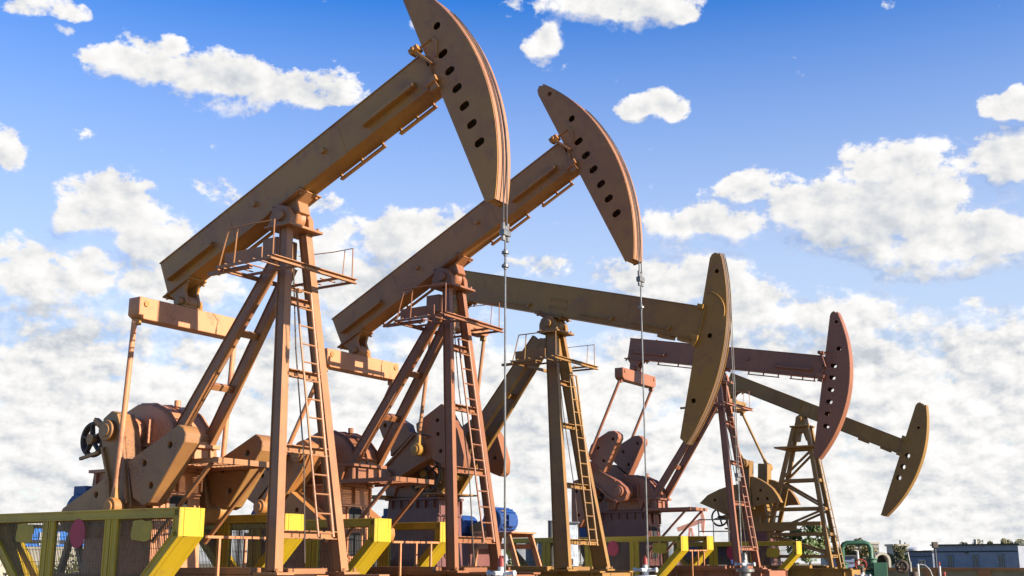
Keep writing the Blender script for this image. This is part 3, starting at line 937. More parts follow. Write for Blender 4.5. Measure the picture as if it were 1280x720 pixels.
            pl._add(vs + [p + Vector((-.06, 0, 0)) for p in vs], [tuple(range(8)), tuple(range(15, 7, -1))] + [(i, i + 8, (i + 1) % 8 + 8, (i + 1) % 8) for i in range(8)])
            pl.build('opening_shade', BLACK, ped)
        # housing
        if kind == 'A':
            prof = [(-3.30, 3.01), (-3.30, 3.30), (-3.22, 3.62), (-3.0, 3.86), (-2.68, 3.98), (-2.36, 3.96), (-2.08, 3.84), (-1.88, 3.62), (-1.80, 3.36), (-1.80, 3.01)]
        else:
            prof = [(-4.2, 3.01), (-4.25, 3.2), (-4.15, 3.55), (-3.9, 3.75), (-3.5, 3.8), (-3.1, 3.72), (-2.85, 3.5), (-2.75, 3.2), (-2.75, 3.01)]
        m = MB().prism(prof, .40, -.40)
        gb_ = m.build('gearbox', GM, root, .02)
        m = MB()
        cx = sum(p[0] for p in prof) / len(prof); cz = 3.4
        big = [(cx + (a - cx) * 1.035, 3.01 + (b - 3.01) * 1.03) for a, b in prof]
        for v in (.30, .02, -.30):
            m.prism(big, v + .015, v - .015)
        m.sbox(prof[0][0] - .07, prof[-1][0] + .07, .46, -.46, 3.30, 3.36)
        for s in (prof[0][0] + .25, SH[0] + .45, prof[-1][0] - .25):
            m.prism([(s - .10, 3.30), (s + .10, 3.30), (s, 3.02)], .46, .40)
        for s in (SH[0] - .38, SH[0] + .36):
            m.prism([(s - .02, 3.36), (s + .02, 3.36), (s + .02, 3.72), (s - .02, 3.72)], .47, .40)
        m.tube(V(SH[0], .40, SH[1]), V(SH[0], .52, SH[1]), .23, 22)
        m.tube(V(SH[0], -.40, SH[1]), V(SH[0], -.52, SH[1]), .23, 22)
        m.bolts([V(SH[0] + .19 * math.cos(a * math.pi / 4), .52, SH[1] + .19 * math.sin(a * math.pi / 4)) for a in range(8)], (0, -1, 0), .02, .02)
        m.tube(V(cx + .3, 0, 3.95), V(cx + .3, 0, 4.05), .05, 10)
        m.build('gearbox_flange', GM, gb_, .004)
        # brake drum, or belt sheave, on the fast shaft
        if kind == 'A':
            c, rr, vv = V(-3.70, .40, 3.50), .25, .40
        else:
            c, rr, vv = V(-3.06, .50, 3.52), .42, .50
        m = MB().ring(c, (0, 1, 0), rr, .032, 32, 8)
        m.ring(c + V(0, -.05, 0), (0, 1, 0), rr, .032, 32, 8)
        m.tube(c + V(0, .04, 0), c + V(0, -.35, 0), .06, 14)
        for i in range(5):
            a = i * 2 * math.pi / 5 + .4
            m.bar(c, c + Vector((math.cos(a) * rr, 0, math.sin(a) * rr)), .09, .04, (0, 1, 0), .06, .03)
        bw = m.build('brake_wheel', DARK, root)
        m = MB()
        m.tube(c + V(0, .06, 0), c + V(0, -.02, 0), .085, 14)
        m.bar(c + V(-.20, .05, -.30), c + V(.25, .05, -.22), .05, .05, (0, 1, 0))
        m.bar(c + V(.10, .04, .30), c + V(.26, .04, .20), .09, .07, (0, 1, 0))
        m.build('brake_shoe', P, bw, .004)
    else:
        m = MB()
        vs = []
        for (z, e) in ((SZ, .12), (2.55, 0)):
            vs += [V(-2.35 - e, .45, z), V(-1.15 + e, .45, z), V(-1.15 + e, -.45, z), V(-2.35 - e, -.45, z)]
        m._add(vs, [(3, 2, 1, 0), (4, 5, 6, 7), (0, 1, 5, 4), (1, 2, 6, 5), (2, 3, 7, 6), (3, 0, 4, 7)])
        ped = m.build('gearbox_pedestal', PM, root, .006)
        m = MB().prism([(-2.4, 2.56), (-2.5, 2.95), (-2.25, 3.4), (-1.9, 3.62), (-1.5, 3.62), (-1.2, 3.4), (-1.12, 3.0), (-1.2, 2.56)], .38, -.38)
        gb_ = m.build('gearbox', GM, root, .02)
        m = MB()
        for z in (2.62, 2.98):
            m.sbox(-2.5, -1.02, .44, -.44, z, z + .05)
        for s in (-2.2, -1.8, -1.35):
            m.tube(V(s, .40, 2.60), V(s, .40, 2.98), .05, 8)
        m.tube(V(SH[0], -.5, SH[1]), V(SH[0], .5, SH[1]), .2, 18)
        m.build('gearbox_flange', GM, gb_, .004)
        c = V(-2.75, .2, 3.0)
        m = MB().ring(c, (0, 1, 0), .26, .03, 24, 6)
        m.tube(c + V(0, .04, 0), c + V(0, -.35, 0), .06, 12)
        for i in range(4):
            a = i * math.pi / 2 + .3
            m.bar(c, c + Vector((math.cos(a) * .26, 0, math.sin(a) * .26)), .07, .03, (0, 1, 0))
        m.build('brake_wheel', DARK, root)
    # ---- cranks, counterweights and pitman rods, one set on each side
    MB().tube(V(SH[0], -.92, SH[1]), V(SH[0], .92, SH[1]), .12, 20).build('crank_shaft', GM, root)
    for k in (1, -1):
        if kind == 'A':
            a = crank_ang + math.pi / 2
            ca, sa = math.cos(a), math.sin(a)
            def rt(p): return (SH[0] + p[0] * ca - p[1] * sa, SH[1] + p[0] * sa + p[1] * ca)
            arm_p = [rt(p) for p in ARM]
            pin = rt((.06, -1.20))
            weights = [[rt(p) for p in WT_R], [rt(p) for p in WT_L]]
            wh_ = [[rt(p) for p in ((1.25, -.66), (.68, -.74), (.76, -1.10))], [rt(p) for p in ((-.42, -.86), (-1.08, -.96), (-.62, -1.22))]]
            lo_v, hi_v = .60, .90
        elif kind == 'B':
            pin = (-2.87, 4.0)
            arm_p = [(-4.05, 3.54), (-3.92, 3.69), (-3.0, 4.38), (-2.6, 4.28), (-2.48, 4.02), (-2.61, 3.8), (-3.55, 3.41), (-3.95, 3.34)]
            weights = [[(-4.11, 4.68), (-3.95, 4.82), (-3.77, 4.87), (-3.26, 4.59), (-3.19, 4.43), (-3.03, 4.40), (-3.70, 3.90), (-3.72, 4.12), (-3.94, 4.33)],
                       [(-3.0, 4.58), (-2.82, 4.69), (-2.32, 4.97), (-2.22, 4.91), (-1.87, 4.38), (-1.69, 3.81), (-1.71, 3.56), (-1.81, 3.48), (-1.98, 3.54), (-2.43, 3.73), (-2.56, 3.80), (-2.58, 4.30), (-2.98, 4.40)]]
            wh_ = [[(-3.88, 4.6), (-3.5, 4.45)], [(-2.42, 4.62), (-2.40, 4.32), (-2.32, 3.95), (-1.95, 3.9)]]
            lo_v, hi_v = .64, .90
        else:
            pin = (-1.54, 4.58)
            arm_p = [(-1.80, 3.2), (-1.76, 3.94), (-1.71, 4.69), (-1.39, 4.66), (-1.42, 4.07), (-1.40, 3.2)]
            weights = [[(-3.11, 3.42), (-2.83, 3.66), (-2.45, 3.82), (-2.10, 3.92), (-1.80, 3.96), (-1.82, 3.22), (-2.3, 3.06), (-2.61, 3.21)],
                       [(-1.41, 4.18), (-1.28, 4.16), (-1.11, 4.08), (-.9, 3.95), (-.72, 3.8), (-.57, 3.58), (-.47, 3.37), (-.87, 3.36), (-1.25, 3.27), (-1.38, 3.25)]]
            wh_ = [[(-2.6, 3.5), (-2.1, 3.6)], [(-1.1, 3.75), (-.9, 3.5), (-1.2, 3.5)]]
            lo_v, hi_v = .68, .88
        va, vb_ = k * .58, k * .93
        m = MB().prism(arm_p, va, vb_ - k * .06)
        arm = m.build('crank_arm', CP, root, .012)
        # raised edge of the arm
        m = MB()
        cxa = sum(p[0] for p in arm_p) / len(arm_p); cza = sum(p[1] for p in arm_p) / len(arm_p)
        for i in range(len(arm_p)):
            p, q = arm_p[i], arm_p[(i + 1) % len(arm_p)]
            if math.hypot(p[0] - q[0], p[1] - q[1]) < .3: continue
            sh_ = lambda r_: (cxa + (r_[0] - cxa) * .86, cza + (r_[1] - cza) * .96)
            p, q = sh_(p), sh_(q)
            m.bar(V(p[0], vb_ - k * .035, p[1]), V(q[0], vb_ - k * .035, q[1]), .05, .045, (0, 1, 0))
        m.build('arm_rib', CP, arm, .004)
        m = MB()
        m.tube(V(SH[0], vb_ - k * .07, SH[1]), V(SH[0], vb_ + k * .03, SH[1]), .155, 22)
        m.tube(V(SH[0], vb_ + k * .03, SH[1]), V(SH[0], vb_ + k * .05, SH[1]), .10, 18)
        m.build('shaft_hub', CP, arm, .006)
        for wpoly, hs in zip(weights, wh_):
            me = plate_mesh(wpoly, [oval(h, .045, .045, 0, 14) for h in hs], k * lo_v, k * hi_v, lambda p: p)
            me.materials.append(CP)
            cw = finish('counterweight', me, root, .012, 30)
            m = MB()
            for h in hs:
                m.tube(V(h[0], k * (lo_v + .05), h[1]), V(h[0], k * (hi_v - .10), h[1]), .06, 12)
            m.build('weight_bolt', DARK, cw)
        pv = k * 1.0
        top = V(ES, k * 1.0 if kind != 'C' else k * .92, EZ - .20)
        bot = V(pin[0], pv, pin[1])
        m = MB().tube(top, bot.lerp(top, .06), .042, 14)
        pr = m.build('pitman_rod', EQ, root)
        m = MB()
        m.tube(bot + V(0, -.07 * k, 0), bot + V(0, .09 * k, 0), .135, 22)
        m.tube(bot + V(0, .09 * k, 0), bot + V(0, .12 * k, 0), .085, 16)
        d = (top - bot).normalized()
        m.bar(bot, bot + d * .30, .10, .15, (0, 1, 0), .07, .07)
        m.tube(V(pin[0], k * .86, pin[1]), bot, .09, 14)
        m.build('crank_pin', P, pr, .006)
    # ---- service platform in front of the gearbox, with its stays
    if kind == 'A':
        m = MB()
        for i in range(16):
            m.sbox(-2.06 + i * .082, -2.045 + i * .082, -.55, .55, 3.04, 3.062)
        for v in (-.58, .55):
            m.sbox(-2.10, -.75, v, v + .03, 2.99, 3.062)
        m.sbox(-.75, -.72, -.58, .58, 2.99, 3.07)
        sp = m.build('service_platform', LP, root)
        m = MB()
        m.bar(V(-.85, .5, 3.0), V(-2.0, .5, 1.9), .05, .05)
        m.bar(V(-.85, -.5, 3.0), V(-2.0, -.5, 1.9), .05, .05)
        m.build('stay', LP, sp)
    elif kind == 'B':
        m = MB().sbox(-4.9, -4.0, -.5, .9, 3.04, 3.07)
        m.sbox(-2.75, -2.2, -.4, .95, 3.04, 3.07)
        m.build('service_platform', LP, root)
    # ---- motor behind the gearbox
    mc = V(-4.45, 0, 2.42) if kind != 'C' else V(-3.9, 0, 2.0)
    m = MB().tube(mc + V(0, .05, 0), mc + V(0, -.75, 0), .27, 24)
    mo = m.build('motor', BLUE, root, .012)
    m = MB()
    for i in range(14):
        a = i * 2 * math.pi / 14
        dd = Vector((math.cos(a), 0, math.sin(a))) * .28
        m.bar(mc + dd + V(0, 0, 0), mc + dd + V(0, -.62, 0), .02, .05, tuple(Vector((-math.sin(a), 0, math.cos(a)))))
    m.sbox(mc.x - .15, mc.x + .15, .0, -.35, mc.z + .24, mc.z + .40)
    m.build('motor_fin', BLUE, mo)
    m = MB()
    for v in (.05, -.65):
        m.bar(V(mc.x, v, mc.z - .25), V(mc.x - .25, v, SZ), .10, .08, (0, 1, 0))
        m.bar(V(mc.x, v, mc.z - .25), V(mc.x + .35, v, SZ), .10, .08, (0, 1, 0))
    m.sbox(mc.x - .32, mc.x + .32, .12, -.8, mc.z - .32, mc.z - .25)
    m.build('motor_stand', LP, root, .004)
    return root

MP = {1: (-3.30, 16.57), 2: (-1.13, 20.32), 3: (.893, 24.47), 4: (5.66, 31.46), 5: (8.93, 35.59)}
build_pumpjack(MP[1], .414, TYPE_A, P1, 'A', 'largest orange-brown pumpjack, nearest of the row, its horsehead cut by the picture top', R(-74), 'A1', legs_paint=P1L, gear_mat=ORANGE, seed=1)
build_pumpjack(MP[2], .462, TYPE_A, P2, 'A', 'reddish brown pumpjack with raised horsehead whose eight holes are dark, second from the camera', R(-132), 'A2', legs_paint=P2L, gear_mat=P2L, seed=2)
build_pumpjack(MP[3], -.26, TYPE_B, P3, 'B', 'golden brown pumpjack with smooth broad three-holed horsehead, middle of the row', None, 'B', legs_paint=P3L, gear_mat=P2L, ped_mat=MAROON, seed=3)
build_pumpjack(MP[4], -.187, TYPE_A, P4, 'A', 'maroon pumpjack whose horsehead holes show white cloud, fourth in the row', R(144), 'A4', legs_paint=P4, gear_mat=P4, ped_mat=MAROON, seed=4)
build_pumpjack(MP[5], -.434, TYPE_C, P5, 'C', 'smallest ochre pumpjack on a cross-braced lattice tower, farthest of the large ones', None, 'C', legs_paint=P5, gear_mat=P5, ped_mat=MAROON, seed=5)

# ------------------------------------------------------------------ yellow crank guards
def wavy(cx, cz, a, b, seed):
    r_ = random.Random(seed)
    out = []
    for i in range(40):
        t = 2 * math.pi * i / 40
        c, s_ = math.cos(t), math.sin(t)
        sq = 1 / max(abs(c), abs(s_)) ** .75
        k = (1 + .06 * math.sin(4 * t + r_.random() * .6) + .03 * math.sin(9 * t))
        out.append((cx + a * c * sq * k, cz + b * s_ * sq * k))
    return out

def guard(mp, s_front, vout, vin, label, panels=3, signs=(), pl=1.30, ztop=2.31):
    """box-section guard along the crank: two mesh-filled frames with cut lower corners"""
    root = empty('crank_guard', wpos(mp, s_front, (vout + vin) / 2), -YAW, label, 'guard fence', 'yellow guards beside the cranks')
    ox, ov = s_front, (vout + vin) / 2
    def G(s, v, z): return V(s - ox, v - ov, z)
    z1, zc, zb = ztop, ztop - .37, .55
    L = panels * pl
    sb = s_front - L
    cut = (zc - zb) * 1.02
    hw = (vout - vin) / 2
    outl = [(0, z1), (0, zc), (-cut, zb), (-L + cut, zb), (-L, zc), (-L, z1)]
    # closing strip all round: the bright end, the sloping underside, the bottom
    m = MB()
    th = .03
    n = len(outl)
    for i in range(n):
        p, q = outl[i], outl[(i + 1) % n]
        d = Vector((q[0] - p[0], 0, q[1] - p[1])).normalized()
        nn = Vector((-d.z, 0, d.x))
        vs = []
        for (pt, e) in ((p, 0), (q, 0)):
            for v in (hw - .07, -hw + .07):
                a = Vector((pt[0], -v, pt[1]))
                vs += [a, a - nn * th]
        m._add(vs, [(0, 2, 6, 4), (1, 5, 7, 3), (0, 1, 3, 2), (4, 6, 7, 5), (0, 4, 5, 1), (2, 3, 7, 6)])
    m.build('guard_shell', YEL, root, .004)
    for side in (1, -1):
        v = side * hw
        m = MB()
        def rail(p, q, w_=.13):
            P_, Q_ = Vector((p[0], -v + side * .035, p[1])), Vector((q[0], -v + side * .035, q[1]))
            m.bar(P_, Q_, .07, w_, (0, 1, 0))
            dv = Vector((0, -side * .037, 0))
            d = (Q_ - P_).normalized(); nn = Vector((-d.z, 0, d.x))
            for sg in (-1, 1):
                m.bar(P_ + dv + nn * (sg * (w_ / 2 - .014)), Q_ + dv + nn * (sg * (w_ / 2 - .014)), .014, .028, (0, 1, 0))
        for i in range(n):
            p, q = outl[i], outl[(i + 1) % n]
            d = Vector((q[0] - p[0], q[1] - p[1])).normalized(); nn = Vector((-d.y, d.x)) * -.066
            rail((p[0] - nn.x * -1 if 0 else p[0] + nn.x, p[1] + nn.y), (q[0] + nn.x, q[1] + nn.y))
        for j in range(1, panels if side == 1 else 1):
            x = -j * pl
            for dx in (-.07, .07):
                rail((x + dx, z1 - .13), (x + dx, zb + .13), .12)
        m.build('guard_frame', YEL, root, .004)
        if side == 1:
            def inside(x, z):
                if z < zb + .02 or z > z1 - .02 or x > -.02 or x < -L + .02: return False
                return (x + (zc - z)) < -.01 and (-L - x + (zc - z)) < -.01
            def zlow(x):
                return max(zb + .02, zc - min(-x, L + x) / 1.02)
            for j in range(panels):
                m = MB()
                a, b = -(j + 1) * pl + .10, -j * pl - .10
                k = int((b - a) / .034)
                for i in range(k + 1):
                    x = a + (b - a) * i / k
                    zl = zlow(x)
                    m.box((x - .0045, -v + side * .03, zl), (x + .0045, -v + side * .037, z1 - .1))
                zz = zb + .05
                while zz < z1 - .1:
                    xa = max(a, -L + max(0, (zc - zz) * 1.02)); xb = min(b, -max(0, (zc - zz) * 1.02))
                    if xb > xa:
                        m.box((xa, -v + side * .037, zz - .003), (xb, -v + side * .041, zz + .003))
                    zz += .17
                m.build('mesh_panel', WIRE, root, smooth=0)
    for (x, z, kind_) in signs:
        v = hw
        if kind_ == 'y':
            poly = wavy(x, z, .20, .135, int(abs(x * 100)))
            o = MB().prism(poly, v + .012, v + .004).build('warning_sign', SIGNY, root)
            o['label'] = 'faded yellow wavy-edged plate on the mesh'
        else:
            poly = [(x + .165 * math.cos(t * math.pi / 16), z + .20 * math.sin(t * math.pi / 16)) for t in range(32)]
            o = MB().prism(poly, v + .012, v + .004).build('warning_sign', SIGNR, root)
            o['label'] = 'faded red oval plate on the mesh'
    return root

guard(MP[1], -.10, 1.67, 1.26, 'yellow mesh guard in front of the nearest pumpjack, with a red oval plate', 3, [(-.72, 2.02, 'y'), (-2.05, 2.0, 'r'), (-3.25, 2.02, 'y')], 1.36)
guard(MP[1], -1.05, -1.24, -1.66, 'yellow mesh guard beyond the nearest pumpjack, behind its front legs', 3, [], 1.36, 2.35)
guard(MP[2], -.20, 1.67, 1.26, 'yellow mesh guard in front of the cranks of the reddish second pumpjack', 3, [], 1.36)
guard(MP[2], -1.05, -1.24, -1.66, 'yellow mesh guard on the far side of the reddish second pumpjack', 3, [], 1.36, 2.35)
guard(MP[4], -.48, 1.67, 1.26, 'yellow mesh guard in front of the maroon pumpjack, with olive and red plates', 4, [(-.62, 1.98, 'y'), (-1.98, 1.98, 'r')], 1.36, 2.28)
guard(MP[4], -1.05, -1.24, -1.66, 'yellow guard beyond the maroon pumpjack, only its bright end showing', 3, [], 1.36, 2.34)
guard(MP[5], .22, 1.67, 1.26, 'yellow mesh guard beside the smallest ochre pumpjack, under its crank weights', 3, [(-.72, 1.9, 'y'), (-2.0, 1.9, 'r')], 1.30, 2.22)

def barrier(mp, a, b, z, label):
    c = wpos(mp, a[0], a[1])
    root = empty('barrier_rail', c, -YAW, label, 'handrail', 'thin handrails between the guards')
    def G(s, v, z): return V(s - a[0], v - a[1], z)
    m = MB().bar(G(a[0], a[1], z), G(b[0], b[1], z + .03), .035, .035, (0, 0, 1))
    m.build('rail', ORANGE, root)
    n = 3
    for i in range(n):
        f = (i + .45) / n
        p = G(a[0] + (b[0] - a[0]) * f, a[1] + (b[1] - a[1]) * f, 0)
        MB().bar(p + Vector((0, 0, z)), p, .035, .035).build('post', ORANGE, root)
    return root
barrier(MP[1], (-.12, 1.18), (-1.05, -1.18), 1.94, 'thin peach handrail across the nearest pumpjack between its two yellow guards')
barrier(MP[2], (-.22, 1.18), (-1.05, -1.18), 1.94, 'thin peach handrail across the reddish second pumpjack between its two yellow guards')
barrier(MP[4], (-.50, 1.18), (-1.05, -1.18), 1.92, 'thin peach handrail across the maroon pumpjack between its two yellow guards')

# ------------------------------------------------------------------ wellheads under the rods
def wellhead(mp, s, label, ztop, m_body, m_cap):
    root = empty('wellhead', wpos(mp, s, 0), -YAW, label, 'wellhead', 'wellheads under the polished rods')
    m = MB()
    m.tube((0, 0, 0), (0, 0, ztop - .30), .10, 18)
    for z in (.5, .9, ztop - .34):
        m.tube((0, 0, z), (0, 0, z + .06), .17, 20)
    m.build('casing_head', GREEN if m_body is None else m_body, root, .006)
    m = MB()
    m.tube((0, 0, ztop - .30), (0, 0, ztop - .12), .045, 14)
    m.tube((-.20, 0, ztop - .2), (.20, 0, ztop - .2), .022, 12)
    m.tube((0, -.16, ztop - .2), (0, .16, ztop - .2), .028, 12)
    for dx in (-.20, .17):
        m.tube((dx, 0, ztop - .2), (dx + .03, 0, ztop - .2), .038, 12)
    m.build('blowout_valve', WHITE, root, .004)
    m = MB().tube((0, 0, ztop - .12), (0, 0, ztop - .02), .05, 14, .042)
    m.tube((0, 0, ztop - .02), (0, 0, ztop + .01), .028, 12)
    m.build('stuffing_box', m_cap, root, .004)
    return root
wellhead(MP[1], 3.79, 'white wellhead with red-brown stuffing box under the rod of the nearest pumpjack', 1.68, WHITE, REDP)
wellhead(MP[2], 3.80, 'white wellhead with pale stuffing box under the rod of the reddish second pumpjack', 1.70, WHITE, REDP)
wellhead(MP[3], 4.14, 'small grey wellhead under the rod of the golden brown pumpjack', 1.78, STEEL, STEEL)
wellhead(MP[4], 3.62, 'small dark wellhead half hidden beside the green valve pipes', 1.5, STEEL, DARK)

# ------------------------------------------------------------------ things between and behind the pumpjacks
# motor on an orange stand (drive of a machine whose beam is not to be seen)
ms = at(632, 718, 29.0)
root = empty('electric_motor', (ms.x, ms.y, 0), -YAW, 'blue electric motor on an orange steel stand behind the second pumpjack', 'motor')
c = Vector((-.15, 0, 2.62))
o = MB().tube(c + V(0, .38, 0), c + V(0, -.38, 0), .29, 26).build('motor_body', BLUE, root, .03)
m = MB()
for i in range(18):
    a = i * 2 * math.pi / 18
    dd = Vector((math.cos(a), 0, math.sin(a))) * .30
    m.bar(c + dd + V(0, .30, 0), c + dd + V(0, -.30, 0), .02, .05, tuple(Vector((-math.sin(a), 0, math.cos(a)))))
m.sbox(c.x + .26, c.x + .36, .17, -.17, c.z - .14, c.z + .14)
m.build('cooling_fin', BLUE, o)
m = MB()
for v in (.5, -.5):
    pts_o = [(-.62, 1.35), (.72, 1.35), (.40, 2.28), (-.50, 2.28)]
    for i in range(4):
        p, q = pts_o[i], pts_o[(i + 1) % 4]
        m.bar(V(p[0], v, p[1]), V(q[0], v, q[1]), .06, .13, (0, 1, 0))
    m.bar(V(-.58, v, 2.0), V(.50, v, 2.0), .06, .12, (0, 1, 0))
m.sbox(-.62, .55, -.56, .56, 2.30, 2.34)
m.build('motor_stand', ORANGE, root, .006)
MB().sbox(-.8, .9, -.8, .8, -.05, 1.28).build('foundation', CONC, root, .02)

md = at(579, 716, 29.6)
root = empty('electric_motor', (md.x, md.y, 0), -YAW, 'darker blue motor with belt guard, left of the orange motor stand', 'motor')
c = Vector((0, 0, 2.50))
MB().tube(c + V(0, .30, 0), c + V(0, -.30, 0), .27, 24).build('motor_body', BLUE, root, .03)
m = MB().sbox(-.5, .5, -.5, .5, 1.3, 2.14)
m.build('motor_stand', MAROON, root, .01)
m = MB().bar(V(.35, .1, 2.3), V(1.3, .1, 2.75), .10, .42, (0, 1, 0), .10, .28)
m.build('belt_guard', P5, root, .01)
MB().sbox(-.8, 1.0, -.7, .7, -.05, 1.29).build('foundation', CONC, root, .02)

# tanks and cabinets in the gap beside the third pumpjack
def upright_tank(px, w_px, ytop, Y, m_, label, name='standpipe', cap=True):
    p = at(px, 712, Y)
    zt = at(px, ytop, Y).z
    r = w_px / FPX * Y / 2
    root = empty(name, (p.x, p.y, 0), 0, label, 'tank')
    MB().tube((0, 0, 0), (0, 0, zt), r, 28).build('tank_shell', m_, root, .01)
    MB().tube((0, 0, zt), (0, 0, zt + .05), r * 1.06, 28).build('tank_rim', m_, root)
    MB().tube((0, 0, zt * .5), (0, 0, zt * .5 + .03), r * 1.02, 28).build('tank_hoop', m_, root)
upright_tank(678, 11, 675, 34, WHITE, 'short white standpipe between the orange motor stand and the golden pumpjack', 'standpipe')
upright_tank(689.5, 8, 653, 33, GREYD, 'tall dark grey standpipe beside the white one', 'standpipe')
upright_tank(664, 14, 676, 35, GREY, 'low slate grey tank next to the orange motor stand', 'storage_tank')
def cabinet(px, wpx, ytop, Y, m_, label, depth=.8, rz=-YAW):
    p = at(px, 712, Y)
    zt = at(px, ytop, Y).z
    w_ = wpx / FPX * Y
    root = empty('control_cabinet', (p.x, p.y, 0), rz, label, 'cabinet')
    MB().box((-w_ / 2, -depth / 2, .0), (w_ / 2, depth / 2, zt)).build('cabinet_body', m_, root, .015)
    m = MB().box((-w_ / 2 - .04, -depth / 2 - .06, zt + .002), (w_ / 2 + .04, depth / 2 + .06, zt + .05))
    m.build('cabinet_roof', GREY, root, .01)
    m = MB().box((-w_ / 2 + .06, -depth / 2 - .022, .4), (w_ / 2 - .06, -depth / 2 - .003, zt - .12))
    o = m.build('cabinet_door', m_, root, .006)
    MB().box((w_ / 2 - .16, -depth / 2 - .05, zt * .6), (w_ / 2 - .13, -depth / 2 - .024, zt * .6 + .15)).build('handle', DARK, o)
cabinet(713, 18, 655, 31, plain('pale_grey_cabinet', (.42, .46, .50), .5), 'pale grey control cabinet behind the ladder of the golden pumpjack', .5, 0)
cabinet(470, 20, 700, 26, GREYD, 'dark cabinet low behind the guard of the second pumpjack', .5)

# bushes of dry weeds behind the stands
LEAFM = {}
def leaf_mat(name, a, b):
    m, t, bs = mat(name)
    oi = t.n('ShaderNodeObjectInfo')
    ob = t.n('ShaderNodeTexCoord').outputs['Object']
    nn = t.noise(ob, 1.7, 5, .7)
    t.put(bs.inputs['Base Color'], t.mix(t.ramp(nn, .35, .65), c4(a), c4(b)))
    bs.inputs['Roughness'].default_value = .7
    return m
L_DRY = leaf_mat('dry_weed_leaves', (.20, .17, .07), (.10, .11, .035))
L_GRN = leaf_mat('green_leaves', (.05, .085, .02), (.10, .12, .03))
L_AUT = leaf_mat('autumn_leaves', (.14, .11, .035), (.075, .085, .028))

def leafy(rnd, n, blobs, size):
    m = MB()
    for _ in range(n):
        bx = rnd.choice(blobs)
        while True:
            p = Vector((rnd.uniform(-1, 1), rnd.uniform(-1, 1), rnd.uniform(-1, 1)))
            if .25 < p.length < 1: break
        c = Vector((bx[0] + p.x * bx[3], bx[1] + p.y * bx[3], bx[2] + p.z * bx[4]))
        a = Vector((rnd.gauss(0, 1), rnd.gauss(0, 1), rnd.gauss(0, 1))).normalized()
        b = a.orthogonal().normalized()
        s_ = size * rnd.uniform(.6, 1.4)
        m._add([c - a * s_, c + b * s_ * .55, c + a * s_, c - b * s_ * .55], [(0, 1, 2, 3)])
    return m

def bush(px, py_top, Y, wpx, label, lm, group, seed):
    rnd = random.Random(seed)
    p = at(px, 712, Y)
    h = max(at(px, py_top, Y).z, .5)
    w_ = wpx / FPX * Y / 2
    root = empty('bush', (p.x, p.y, 0), rnd.uniform(0, 6), label, 'bush', group)
    bl = [(rnd.uniform(-.6, .6) * w_, rnd.uniform(-.6, .6) * w_, h * rnd.uniform(.25, .75), w_ * .5, h * .27) for _ in range(9)]
    leafy(rnd, 900, bl, .09).build('foliage', lm, root, smooth=0)
    m = MB()
    for _ in range(9):
        a = rnd.uniform(0, 6.28)
        m.tube((0, 0, 0), (math.cos(a) * w_ * .7, math.sin(a) * w_ * .7, h * rnd.uniform(.6, .95)), .02, 5, .006)
    m.build('stem', BARK, root)
bush(640, 684, 36, 34, 'dry brown weeds seen through the orange motor stand', L_DRY, 'dry weed bushes', 3)
bush(606, 688, 36, 40, 'dry weeds behind the ladder foot of the second pumpjack', L_DRY, 'dry weed bushes', 4)
bush(92, 690, 30, 90, 'dry weeds behind the nearest yellow guard', L_DRY, 'dry weed bushes', 5)
bush(985, 694, 50, 50, 'greyish weeds behind the lattice tower feet', L_AUT, 'dry weed bushes', 6)
bush(20, 695, 30, 70, 'dry weeds at the left end of the nearest yellow guard', L_DRY, 'dry weed bushes', 8)

def tree(px, py_top, Y, wpx, label, lm, seed, n=2600, bare=False):
    rnd = random.Random(seed)
    p = at(px, 706, Y)
    h = at(px, py_top, Y).z
    w_ = wpx / FPX * Y / 2
    root = empty('tree', (p.x, p.y, 0), rnd.uniform(0, 6), label, 'tree', 'trees on the horizon')
    m = MB()
    lean = Vector((rnd.uniform(-.05, .05) * h, rnd.uniform(-.05, .05) * h, h * .8))
    m.path([Vector((0, 0, -.1)), lean * .4 + Vector((rnd.uniform(-.1, .1), 0, 0)), lean], .02 * h, 7)
    tips = []
    for i in range(12):
        f = rnd.uniform(.25, .9)
        a = rnd.uniform(0, 6.28)
        st0 = lean * f
        e = st0 + Vector((math.cos(a) * w_ * rnd.uniform(.4, .85), math.sin(a) * w_ * rnd.uniform(.4, .85), h * rnd.uniform(.05, .22)))
        m.tube(st0, e, .010 * h, 5, .003 * h)
        tips.append(e)
    m.build('trunk', BARK, root)
    bl = [(t.x, t.y, min(t.z, h * .9), w_ * rnd.uniform(.22, .42), h * rnd.uniform(.07, .14)) for t in tips] + [(lean.x, lean.y, h * .88, w_ * .3, h * .12), (0, 0, h * .5, w_ * .45, h * .2)]
    leafy(rnd, n, bl, .020 * h + .05).build('crown', lm, root, smooth=0)
tree(1013, 652, 110, 60, 'bushy green tree seen through the lattice tower', L_GRN, 11)
tree(1076, 672, 130, 44, 'round olive tree behind the green valve pipes', L_AUT, 12)
tree(1045, 668, 125, 26, 'thin dark tree right of the lattice tower', L_GRN, 19)
tree(1122, 680, 190, 26, 'small brown tree left of the pale tower block', L_AUT, 13)
tree(1225, 673, 230, 50, 'long low brownish tree above the slate building roof', L_AUT, 14)
tree(1240, 676, 235, 26, 'sparse tree above the middle of the slate building roof', L_AUT, 16)
tree(1266, 674, 225, 30, 'tufted tree above the right end of the slate building roof', L_AUT, 15)
tree(1142, 690, 200, 30, 'low dark tree in front of the white storage tank', L_GRN, 17)
tree(1098, 690, 210, 34, 'dark hedge-like tree left of the round arch', L_GRN, 18)

